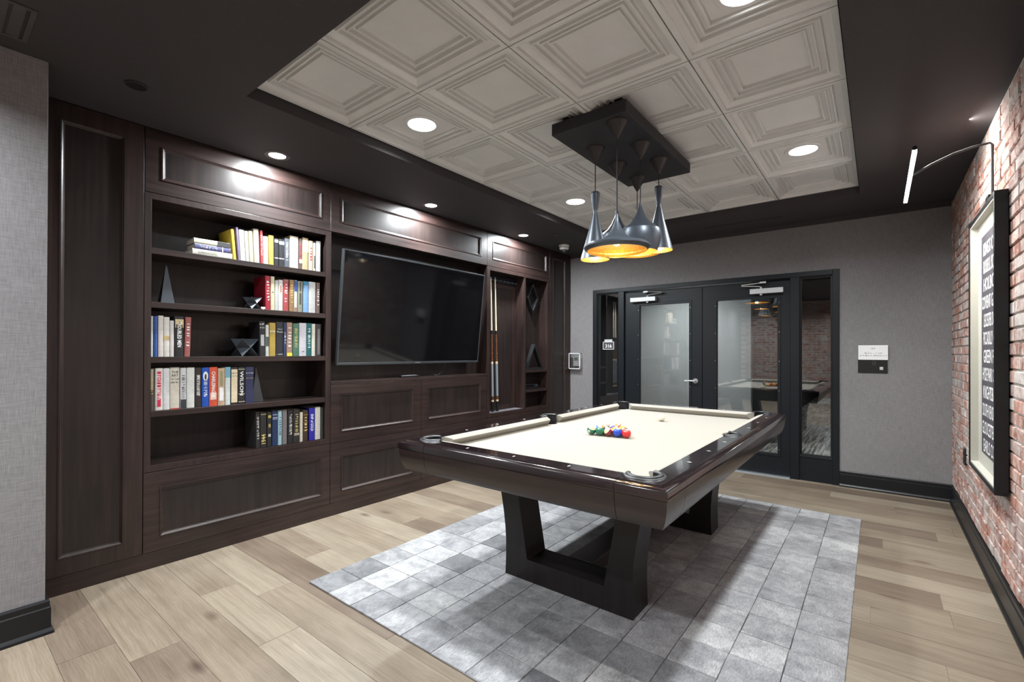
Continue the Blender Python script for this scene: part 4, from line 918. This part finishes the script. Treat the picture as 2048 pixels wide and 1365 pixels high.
row = [
 (-1.125,-1.096,.257,-.8,(0.028,0.026,0.026),'black book with cream script at left of bottom-shelf row','~~~~~~~~~~~~~~~~~~~','w',(),()),
 (-1.094,-1.052,.250,-.5,(0.030,0.028,0.026),'black book with large gold year numerals on bottom shelf',None,'g',((0.93,0.945,(0.45,0.38,0.15)),),()),
 (-1.049,-1.018,.249,0,(0.026,0.025,0.024),'slim black book with gold ornaments on bottom shelf',None,'g',((0.82,0.9,(0.35,0.30,0.08),0.7),(0.55,0.65,(0.30,0.25,0.08),0.5),(0.28,0.36,(0.4,0.4,0.38),0.6)),()),
 (-1.014,-.975,.252,0,(0.020,0.040,0.110),'navy book with white title lines on bottom shelf',None,'w',((0.88,0.892,(0.6,0.6,0.62)),(0.80,0.812,(0.6,0.6,0.62)),(0.76,0.77,(0.6,0.6,0.62))),()),
 (-.973,-.945,.250,0,(0.34,0.52,0.58),'pale sky-blue book on bottom shelf','~~~~~~~~','n',(),()),
 (-.941,-.907,.254,0,(0.20,0.18,0.185),'mauve grey book on bottom shelf',None,'g',(),()),
 (-.901,-.862,.251,0,(0.022,0.021,0.022),'black book with long white lettering on bottom shelf','~~~~~~~~~~~~~~~','w',(),()),
 (-.860,-.812,.249,0,(0.030,0.027,0.025),'black book with brown and cream lettering on bottom shelf','~~~~~~~~~~','g',((0.22,0.24,(0.55,0.5,0.42),0.8),(0.26,0.28,(0.55,0.5,0.42),0.8)),()),
 (-.811,-.788,.223,0,(0.64,0.58,0.48),'short cream book on bottom shelf',None,'k',(),()),
 (-.785,-.748,.233,0,(0.060,0.036,0.018),'dark brown book with gold tooling on bottom shelf','~~~~~','g',((0.85,0.87,(0.30,0.18,0.05)),(0.6,0.62,(0.30,0.18,0.05)),(0.35,0.37,(0.30,0.18,0.05))),()),
 (-.739,-.693,.247,0,(0.028,0.026,0.36),'royal blue book with big white title on bottom shelf','SHIP of GOLD','w',(),()),
 (-.691,-.647,.251,0,(0.64,0.61,0.55),'white book right of the royal blue one',None,'k',(),()),
 (-.643,-.6255,.245,0,(0.045,0.055,0.052),'dark green-grey book last on right of bottom shelf',None,'w',(),()),
]
for s0,s1,h,ln,c,lab,tx,ik,pa,hz in row:
    t = book(s0,s1,h,z,ln,c,lab,G,tx,ik,pa,horiz=hz)
    if 'numerals' in lab: text('1944', 0.040, colmat(INK['g'],0.5), t, basis((0,0,1),(0,-1,0),(0.0008,0.0125,0.056)), sx=0.95, bold=0.0005)
# ornaments
def obelisk(s, d, z, b, h, label):
    t = thing('obelisk_ornament', label, 'ornament', (d,s,z), frame=CAB)
    ob('body', MB().add([(d-b,s-b,z),(d+b,s-b,z),(d+b,s+b,z),(d-b,s+b,z),(d,s,z+h)],[(3,2,1,0),(0,1,4),(1,2,4),(2,3,4),(3,0,4)]), MAT['ornament'], t, bevel=0.001)
    ob('base_pad', MB().box(d-b*0.8,d+b*0.8,s-b*0.8,s+b*0.8,z-0.0003,z+0.001), MAT['rubber'], t)
MAT['ornament'] = simple('slate_black_ornament', (0.030,0.035,0.043), 0.32, metal=0.0, var=0.1)
obelisk(-1.640, -0.085, 1.5975, 0.036, 0.262, 'tall dark pyramid ornament at left of second shelf')
obelisk(-1.098, -0.105, 0.9410, 0.038, 0.262, 'dark pyramid ornament beside the navy book on fourth shelf')
def star(s, d, z, r, rot, label):
    t = thing('star_ornament', label, 'ornament', (d,s,z), frame=CAB)
    m = MB(); k = r
    V = [Vector((a,b,c)) for a in (-1,1) for b in (-1,1) for c in (-1,1)]
    e = [v for v in V if v.x*v.y*v.z > 0]; o_ = [v for v in V if v.x*v.y*v.z < 0]
    rm_ = Matrix.Rotation(rot,3,'Z')
    oct_ = [Vector(q) for q in ((1,0,0),(-1,0,0),(0,1,0),(0,-1,0),(0,0,1),(0,0,-1))]
    def P(v): q = rm_ @ (v*k); return (d+q.x, s+q.y, z+k+q.z)
    for v in V:
        nb = [Vector((v.x,0,0)), Vector((0,v.y,0)), Vector((0,0,v.z))]
        m.add([P(v)]+[P(q) for q in nb], [(0,1,2),(0,2,3),(0,3,1)])
    ob('body', m, MAT['ornament'], t)
    ed = MB()
    for v in V:
        for ax in ((-v.x,-v.y,v.z),(-v.x,v.y,-v.z),(v.x,-v.y,-v.z)):
            w_ = Vector(ax)
            if tuple(v) < tuple(w_): ed.tube([P(v*1.003), P(w_*1.003)], 0.0012, 5)
    ob('edge_lines', ed, MAT['bezel'], t)
star(-1.132, -0.085, 1.5990, 0.042, 0.35, 'black faceted star sculpture beside the crimson book')
star(-1.178, -0.092, 1.2675, 0.060, 0.25, 'larger black faceted star sculpture on third shelf')
tg = thing('shelf_tag', 'tiny white tag standing on second shelf before crimson book', 'tag', (-0.02,-1.085,1.5975), frame=CAB)
ob('card', MB().box(-0.0215,-0.020,-1.100,-1.071,1.603,1.616), MAT['paper'], tg); ob('foot', MB().box(-0.026,-0.016,-1.090,-1.081,1.5975,1.603), MAT['paper'], tg)

# ================================================================== rug
RX0, RX1, RY0, RY1 = -2.515, -0.102, 1.366, 4.530
rug = thing('patchwork_rug', 'large grey patchwork cowhide rug under the pool table', 'rug', ((RX0+RX1)/2,(RY0+RY1)/2,0))
ob('backing', MB().box(RX0+0.004,RX1-0.004,RY0+0.004,RY1-0.004,0.0002,0.003), MAT['black_matte'], rug)
NX, NY = 12, 16
pw, ph = (RX1-RX0)/NX, (RY1-RY0)/NY
rp = random.Random(3)
pmesh = []
for k in range(5):
    q = random.Random(k+50); j = lambda: q.uniform(-0.0022, 0.0022)
    def rc(i, zz): return [(-pw/2+i+j()*0.5, -ph/2+i+j()*0.5, zz),(pw/2-i+j()*0.5,-ph/2+i+j()*0.5,zz),(pw/2-i+j()*0.5,ph/2-i+j()*0.5,zz),(-pw/2+i+j()*0.5,ph/2-i+j()*0.5,zz)]
    a, b, c = rc(0.0014,0.003), rc(0.0016,0.0078), rc(0.0036,0.0095)
    m = MB().loft([a,b,c]); m.add(c, [(0,1,2,3)]); me = m.mesh('patch'); me.materials.append(MAT['hide']); pmesh.append(me)
for i in range(NX):
    for jn in range(NY):
        o = bpy.data.objects.new('patch', pmesh[rp.randrange(5)]); COL.objects.link(o); o.parent = rug
        o.location = (RX0+(i+0.5)*pw-(RX0+RX1)/2, RY0+(jn+0.5)*ph-(RY0+RY1)/2, rp.uniform(-0.0006,0.0004))
        o.rotation_euler = (0,0,rp.choice((0,PI))+rp.uniform(-0.008,0.008))
RZ = 0.0101

# ================================================================== pool table
CXT, CYT = -1.320, 2.952; HX, HY = 0.742, 1.330; ZR = 0.82; ZBED = 0.765
tb = thing('pool_table', 'espresso wood pool table with khaki cloth and open sled base', 'pool table', (CXT,CYT,RZ))
RW = 0.122            # width of wooden rail top
PROF = [(RW,0.770),(RW,ZR),(0.036,ZR),(0.031,ZR-0.005),(0.013,ZR-0.007),(0.004,ZR-0.012),(0.0,ZR-0.022),(0.0,ZR-0.044),(0.005,ZR-0.046)]
APR = [(0.005,ZR-0.047),(0.0065,ZR-0.080),(0.012,ZR-0.112),(0.020,ZR-0.138),(0.030,0.662),(0.050,0.662),(0.036,ZR-0.10),(0.030,ZR-0.047)]
def station(side, t, i, z):
    # side 0: near (-y), 1: right (+x), 2: far (+y), 3: left (-x); t = coordinate along the side, None/'a'/'b' for mitred corners
    if side == 0: return (CXT+t, CYT-HY+i, z)
    if side == 2: return (CXT+t, CYT+HY-i, z)
    if side == 1: return (CXT+HX-i, CYT+t, z)
    return (CXT-HX+i, CYT+t, z)
def extr(prof, side, t0, t1, e0=0.0, e1=0.0, cap=True):
    m = MB(); l0 = [station(side, t0, i, z) for i, z in prof]; l1 = [station(side, t1, i, z) for i, z in prof]
    m.loft([l0, l1]); n = len(prof)
    if cap: m.add(l0, [tuple(range(n))]); m.add(l1, [tuple(range(n))])
    return m
LC = 0.205; WSP = 0.095; GAP = 0.0019
for side, half in ((0,HX),(2,HX)):
    ob('rail', extr(PROF, side, -half+LC+GAP, half-LC-GAP), MAT['rail_x'], tb, smooth=35)
    ob('apron', extr(APR, side, -half+LC+GAP, half-LC-GAP), MAT['table_wood_x'], tb, smooth=35)
for side in (1,3):
    ob('rail', extr(PROF, side, -HY+LC+GAP, -WSP-GAP), MAT['rail_y'], tb, smooth=35)
    ob('rail', extr(PROF, side, WSP+GAP, HY-LC-GAP), MAT['rail_y'], tb, smooth=35)
    ob('apron', extr(APR, side, -HY+LC+GAP, HY-LC-GAP), MAT['table_wood_y'], tb, smooth=35)
def corner_pt(sx, sy, a, b, z):  # a,b = distance in from the two outer faces
    return (CXT+sx*(HX-a), CYT+sy*(HY-b), z)
PC, PR = 0.142, 0.060
POUT = [p for p in PROF if p[0] < 0.05]; POUT = [(0.045,ZR)] + POUT
def resample(path, n):
    L = [0]
    for p, q in zip(path, path[1:]): L.append(L[-1]+math.dist(p,q))
    out = []
    for k in range(n):
        d = L[-1]*k/(n-1); i = max(j for j in range(len(L)) if L[j] <= d+1e-9); i = min(i, len(path)-2)
        f = (d-L[i])/(L[i+1]-L[i]); out.append((path[i][0]+(path[i+1][0]-path[i][0])*f, path[i][1]+(path[i+1][1]-path[i][1])*f))
    return out
def top_fill(m, outer, inner, P, z):
    n = len(outer); lo = [P(*q, z) for q in outer]; li = [P(*q, z) for q in inner]; lb = [P(*q, z-0.09) for q in inner]
    m.add(lo+li, [(k,k+1,n+k+1,n+k) for k in range(n-1)]); m.add(li+lb, [(k,k+1,n+k+1,n+k) for k in range(n-1)])
for sx in (-1,1):
    for sy in (-1,1):
        P = lambda a, b, z: corner_pt(sx, sy, a, b, z)
        m = MB(); st = []
        for (ka, kb) in (('L',None),('c','c'),(None,'L')):
            lp = []
            for i, z in POUT:
                a, b = (LC, i) if ka == 'L' else ((i, i) if ka == 'c' else (i, LC))
                lp.append(P(a, b, z))
            st.append(lp)
        m.loft(st, close=False)
        outer = resample([(LC,0.045),(0.045,0.045),(0.045,LC)], 25)
        arc = [(PC+PR*math.cos(g), PC+PR*math.sin(g)) for g in [R(-20-230*k/16) for k in range(17)]]
        inner = resample([(LC,RW)]+[(PC+PR*1.0,RW)]+arc[1:-1]+[(RW,PC+PR)]+[(RW,LC)], 25)
        top_fill(m, outer, inner, P, ZR)
        ob('corner_rail', m, MAT['rail_x'], tb, smooth=35)
        m = MB(); st = []
        for k in range(3):
            st.append([P(*((LC,i) if k == 0 else ((i,i) if k == 1 else (i,LC))), z) for i, z in APR])
        m.loft(st); m.add(st[0],[tuple(range(len(APR)))]); m.add(st[2],[tuple(range(len(APR)))])
        ob('corner_apron', m, MAT['table_wood_x'], tb, smooth=35)
        # pocket: rubber rim on top, black liner below
        ca, cb_ = PC, PC
        rim = [P(ca+(PR+0.003)*math.cos(g), cb_+(PR+0.003)*math.sin(g), ZR+0.003) for g in [R(45+62+236*k/20) for k in range(21)]]
        rim2 = [P(ca+(PR+0.016)*math.cos(g), cb_+(PR+0.016)*math.sin(g), ZR+0.0005) for g in [R(45+70+220*k/20) for k in range(21)]]
        pk = ob('pocket', MB().tube(rim, 0.0105, 8, 0.75), MAT['rubber'], tb, smooth=50)
        ob('rim_flange', MB().tube(rim2, 0.007, 8, 0.5), MAT['rubber'], pk, smooth=50)
        ln = MB(); v0 = [P(ca+(PR-0.001)*math.cos(g), cb_+(PR-0.001)*math.sin(g), ZR-0.002) for g in [R(45+55+250*k/20) for k in range(21)]]
        v1 = [(a,b,0.675) for a,b,c in v0]; n = len(v0); ln.add(v0+v1, [(k,k+1,n+k+1,n+k) for k in range(n-1)])
        ln.add([P(ca+(PR)*math.cos(2*PI*k/20), cb_+(PR)*math.sin(2*PI*k/20), 0.675) for k in range(20)], [tuple(range(20))])
        ob('liner', ln, MAT['black_matte'], pk, smooth=50)
for sx in (-1,1):
    def P(a, b, z, sx=sx): return (CXT+sx*(HX-b), CYT+a, z)      # a along y, b in from outer face
    m = MB(); m.loft([[P(-WSP,i,z) for i, z in POUT],[P(WSP,i,z) for i, z in POUT]], close=False)
    SPC, SPR = 0.118, 0.056
    arc = [(SPC_*1.0, b) for SPC_, b in [(SPR*math.cos(g), SPC+SPR*math.sin(g)) for g in [R(-176+172*k/16) for k in range(17)]]]
    inner = resample([(-WSP,RW),(-SPR,RW)]+arc[1:-1]+[(SPR,RW),(WSP,RW)], 25)
    outer = resample([(-WSP,0.045),(WSP,0.045)], 25)
    top_fill(m, outer, inner, P, ZR)
    ob('pocket_rail', m, MAT['rail_y'], tb, smooth=35)
    rim = [P((SPR+0.003)*math.cos(g), SPC+(SPR+0.003)*math.sin(g), ZR+0.003) for g in [R(-190+200*k/20) for k in range(21)]]
    rim2 = [P((SPR+0.015)*math.cos(g), SPC+(SPR+0.015)*math.sin(g), ZR+0.0005) for g in [R(-178+176*k/20) for k in range(21)]]
    pk = ob('pocket', MB().tube(rim, 0.0100, 8, 0.75), MAT['rubber'], tb, smooth=50)
    ob('rim_flange', MB().tube(rim2, 0.007, 8, 0.5), MAT['rubber'], pk, smooth=50)
    ln = MB(); v0 = [P((SPR-0.001)*math.cos(g), SPC+(SPR-0.001)*math.sin(g), ZR-0.002) for g in [R(-200+220*k/20) for k in range(21)]]
    v1 = [(a,b,0.675) for a,b,c in v0]; n = len(v0); ln.add(v0+v1, [(k,k+1,n+k+1,n+k) for k in range(n-1)])
    ln.add([P(SPR*math.cos(2*PI*k/20), SPC+SPR*math.sin(2*PI*k/20), 0.675) for k in range(20)], [tuple(range(20))])
    ob('liner', ln, MAT['black_matte'], pk, smooth=50)
# cushions: nose 0.172 in from the outer face
CUS = [(RW,ZR-0.002),(RW+0.012,ZR+0.0005),(RW+0.042,ZR-0.010),(RW+0.050,ZR-0.017),(RW+0.048,ZR-0.022),(RW+0.022,ZBED+0.001),(RW,ZBED+0.001)]
def cushion(side, t0, t1, b0, b1):
    m = MB(); l0 = [station(side, t0+b0*(i-RW), i, z) for i, z in CUS]; l1 = [station(side, t1-b1*(i-RW), i, z) for i, z in CUS]
    m.loft([l0,l1]); m.add(l0,[tuple(range(len(CUS)))]); m.add(l1,[tuple(range(len(CUS)))])
    ob('cushion', m, MAT['cloth'], tb, smooth=25)
ce = PC+PR+0.004
for side in (0,2): cushion(side, -HX+ce, HX-ce, 1.0, 1.0)
for side in (1,3):
    cushion(side, -HY+ce, -SPR-0.008, 1.0, 0.35); cushion(side, SPR+0.008, HY-ce, 0.35, 1.0)
# bed
bd = []
bi = RW+0.004
def arcpts(cx_, cy_, r, g0, g1, n=8): return [(cx_+r*math.cos(R(g0+(g1-g0)*k/n)), cy_+r*math.sin(R(g0+(g1-g0)*k/n))) for k in range(n+1)]
X_, Y_ = HX-bi, HY-bi; ccx, ccy = HX-PC, HY-PC
bd += arcpts(-ccx,-ccy,PR,95,-5); bd += arcpts(ccx,-ccy,PR,185,85)
bd += arcpts(HX-SPC,0,SPR,262,98)
bd += arcpts(ccx,ccy,PR,-85,-185); bd += arcpts(-ccx,ccy,PR,5,-95)
bd += arcpts(-(HX-SPC),0,SPR,82,-82)
ob('playing_bed', MB().prism([(CXT+a,CYT+b) for a,b in bd], ZBED-0.03, ZBED, 'z'), MAT['cloth'], tb, label='khaki cloth playing surface')
ob('leak_blocker', MB().box(CXT-HX+0.037,CXT+HX-0.037,CYT-HY+0.037,CYT+HY-0.037,0.6635,0.667), MAT['black_matte'], tb)  # unseen sheet added to stop light leaking through onto the rug
ob('slate_frame', MB().box(CXT-HX+0.22,CXT+HX-0.22,CYT-HY+0.22,CYT+HY-0.22,0.668,ZBED-0.031), MAT['black_matte'], tb)
def sight(x, y, along_x):
    a, b = (0.0125,0.0055) if along_x else (0.0055,0.0125)
    m = MB().add([(x-a,y,ZR+0.0006),(x,y-b,ZR+0.0006),(x+a,y,ZR+0.0006),(x,y+b,ZR+0.0006)],[(0,1,2,3)])
    ob('sight', m, MAT['sight'], tb)
for k in (-1,0,1):
    for sy in (-1,1): sight(CXT+k*0.2935, CYT+sy*(HY-0.078), False)
for k in (-3,-2,-1,1,2,3):
    for sx in (-1,1): sight(CXT+sx*(HX-0.072), CYT+0.028+k*0.2965, True)
# sled bases
def base(y0, y1):
    ZL = 0.662
    oz = [0.0,0.06,0.13,0.20,0.28,0.36,0.45,0.55,ZL-RZ]
    ox = [0.394,0.391,0.389,0.390,0.396,0.407,0.424,0.446,0.470]
    iz = [0.120,0.25,0.40,0.55,ZL-RZ]; ix = [0.238,0.262,0.290,0.312,0.330]
    poly = [(x,z) for x, z in zip(ox,oz)] + [(x,z) for x, z in reversed(list(zip(ix,iz)))]
    right = poly; m = MB()
    full = right + [(-x,z) for x, z in reversed(right)]
    n = len(full)
    l0 = [(CXT+x, y0-0.04*(z/0.65)**1.5*0.0, RZ+z) for x, z in full]; l1 = [(CXT+x, y1, RZ+z) for x, z in full]
    m.loft([l0,l1]); m.add(l0,[tuple(range(n))]); m.add(l1,[tuple(range(n))])
    ob('sled_base', m, MAT['table_wood_z'], tb, bevel=0.003)
base(2.130, 2.312); base(3.468, 3.648)
ob('stretcher', MB().box(CXT-0.075,CXT+0.075,2.312,3.468,RZ+0.045,RZ+0.125), MAT['table_wood_y'], tb, bevel=0.003)
ob('stretcher', MB().box(CXT-0.30,CXT+0.30,2.16,3.62,0.60,0.663), MAT['black_matte'], tb)

# ------------------------------------------------------------------ balls
BR = 0.0286
BC = {1:(0.70,0.44,0.02),2:(0.010,0.055,0.42),3:(0.62,0.022,0.018),4:(0.050,0.025,0.16),5:(0.68,0.20,0.02),6:(0.008,0.13,0.065),7:(0.20,0.015,0.015),8:(0.012,0.012,0.012)}
IVORY = (0.70,0.62,0.36)
def stripe_mat(n):
    c = BC[n-8] if n > 8 else BC[n]
    m, nt, b = new_mat('ball_%d_pattern' % n)
    tc = nt.nodes.new('ShaderNodeTexCoord'); sp_ = nt.nodes.new('ShaderNodeSeparateXYZ'); nt.links.new(tc.outputs['Object'], sp_.inputs[0])
    def cmp_(sock, thr, op='LESS_THAN', absv=True):
        s = sock
        if absv:
            a = nd(nt,'ShaderNodeMath',operation='ABSOLUTE'); nt.links.new(s, a.inputs[0]); s = a.outputs[0]
        q = nd(nt,'ShaderNodeMath',operation=op, inp={1: thr}); nt.links.new(s, q.inputs[0]); return q.outputs[0]
    base_ = IVORY if n > 8 else c
    col = mixc(nt, base_, c, cmp_(sp_.outputs['Z'], 0.0158)) if n > 8 else None
    rad = nd(nt,'ShaderNodeVectorMath',operation='LENGTH'); cm_ = nt.nodes.new('ShaderNodeCombineXYZ')
    nt.links.new(sp_.outputs['Y'], cm_.inputs[0]); nt.links.new(sp_.outputs['Z'], cm_.inputs[1]); nt.links.new(cm_.outputs[0], rad.inputs[0])
    col = mixc(nt, col if col is not None else c, (0.74,0.70,0.60), cmp_(rad.outputs['Value'], 0.0092))
    nt.links.new(col, b.inputs['Base Color']); b.inputs['Roughness'].default_value = 0.10; b.inputs['Coat Weight'].default_value = 0.6; b.inputs['Coat Roughness'].default_value = 0.03
    return m
sph = bmesh.new(); bmesh.ops.create_uvsphere(sph, u_segments=32, v_segments=18, radius=BR)
def ball(n, x, y, rot, label):
    me = bpy.data.meshes.new('billiard_ball'); sph.to_mesh(me); me.polygons.foreach_set('use_smooth',[True]*len(me.polygons))
    o = bpy.data.objects.new('cue_ball' if n == 0 else 'billiard_ball', me); COL.objects.link(o)
    o.location = (x,y,ZBED+BR+0.0004); o.rotation_euler = rot
    me.materials.append(simple('cue_ball_ivory',(0.76,0.71,0.56),0.10,var=0.03,coat=0.6) if n == 0 else stripe_mat(n))
    setp(o, label, 'ball', None if n == 0 else 'racked billiard balls'); ORI[o.name] = (0,0,0)
    if n:
        for sg in (1,-1):
            text(str(n), 0.0105 if n < 10 else 0.0088, MAT['ink'], o, basis((0,sg,0),(0,0,1),(sg*(BR+0.0002),0,-0.0036)), name='number', bold=0.0002)
    return o
ang = R(7.0); A0 = (-1.463, 2.704)
order = [[(14,'green-striped billiard ball at left corner of the rack'),(6,'plain green billiard ball second in front row'),(15,'maroon-striped billiard ball in middle of front row'),(2,'plain blue billiard ball in front row beside the red'),(3,'plain red billiard ball at right corner of the rack')],
         [(10,'blue-striped billiard ball behind the two green balls'),(8,'black billiard ball behind the green and maroon balls'),(9,'yellow-striped billiard ball behind the maroon and blue balls'),(7,'plain maroon billiard ball behind the blue and red balls')],
         [(5,'plain orange billiard ball at left of the third row'),(13,'orange-striped billiard ball in middle of the rack'),(1,'plain yellow billiard ball at right of the third row')],
         [(12,'purple-striped billiard ball near the far point of rack'),(11,'red-striped billiard ball near the far point of rack')],
         [(4,'purple billiard ball at the far point of the rack')]]
order[4] = [(13,'orange-striped billiard ball at the far point of the rack')]; order[2][1] = (4,'plain purple billiard ball in middle of the rack')
rbk = random.Random(21); ca, sa = math.cos(ang), math.sin(ang); DB = 2*BR+0.0006
cam_dir = math.atan2(-A0[1], -A0[0])
for r_, rowb in enumerate(order):
    for k, (n, lab) in enumerate(rowb):
        u, v = (k+0.5*r_)*DB, r_*DB*0.8661
        x, y = A0[0]+u*ca-v*sa, A0[1]+u*sa+v*ca
        if n == 14: rot = (R(-22), R(8), cam_dir-R(38))
        elif n == 15: rot = (R(35), R(-40), cam_dir+R(70))
        elif n in (2,3,6): rot = (R(15), R(-75), cam_dir+R(20))
        else: rot = (rbk.uniform(-0.6,0.6), rbk.uniform(-1.2,-0.4), rbk.uniform(0,6.28))
        ball(n, x, y, rot, lab)
ball(0, -1.325, 3.573, (0,0,0), 'ivory cue ball lying alone near the far cushion')
sph.free()

# ================================================================== lettering (flat print, turned into meshes)
tmp = []
rt_ = random.Random(99)
for q in TEXTS:
    if '~' in q[0]: tmp.append(None); continue
    cu = bpy.data.curves.new('lettering', 'FONT'); cu.body = q[0]; cu.size = q[1]; cu.align_x = q[6]; cu.resolution_u = 2; cu.offset = q[8]; cu.space_character = q[9]
    to = bpy.data.objects.new('tmp_text', cu); COL.objects.link(to); tmp.append(to)
bpy.context.view_layer.update()
dg = bpy.context.evaluated_depsgraph_get()
for q, to in zip(TEXTS, tmp):
    body, size, mat, parent, mtx, name, align, sx, bold, spacing = q
    if to is None:
        m = MB(); cw = size*0.60; x = -cw*len(body)/2
        for ch in body:
            if ch == '~':
                for _ in range(2):
                    if rt_.random() < 0.8:
                        a = x+cw*rt_.uniform(0.05,0.5); b = a+cw*rt_.uniform(0.18,0.4); y0 = size*rt_.choice((0,0,0.3)); y1 = size*rt_.choice((0.5,0.68,0.68))
                        m.add([(a,y0,0),(b,y0,0),(b,y1,0),(a,y1,0)],[(0,1,2,3)])
            x += cw
        if not m.v: continue
        me = m.mesh(name)
    else:
        me = bpy.data.meshes.new_from_object(to.evaluated_get(dg)); me.name = name
        me.materials.clear()
    me.transform(Matrix.Diagonal((sx,1,1,1)))
    sub = ORI.get(parent.name, (0,0,0))
    me.transform(Matrix.Translation((-sub[0],-sub[1],-sub[2])) @ mtx)
    me.materials.append(mat)
    o = bpy.data.objects.new(name, me); COL.objects.link(o); o.parent = parent
for to in tmp:
    if to is not None:
        cu = to.data; bpy.data.objects.remove(to); bpy.data.curves.remove(cu)
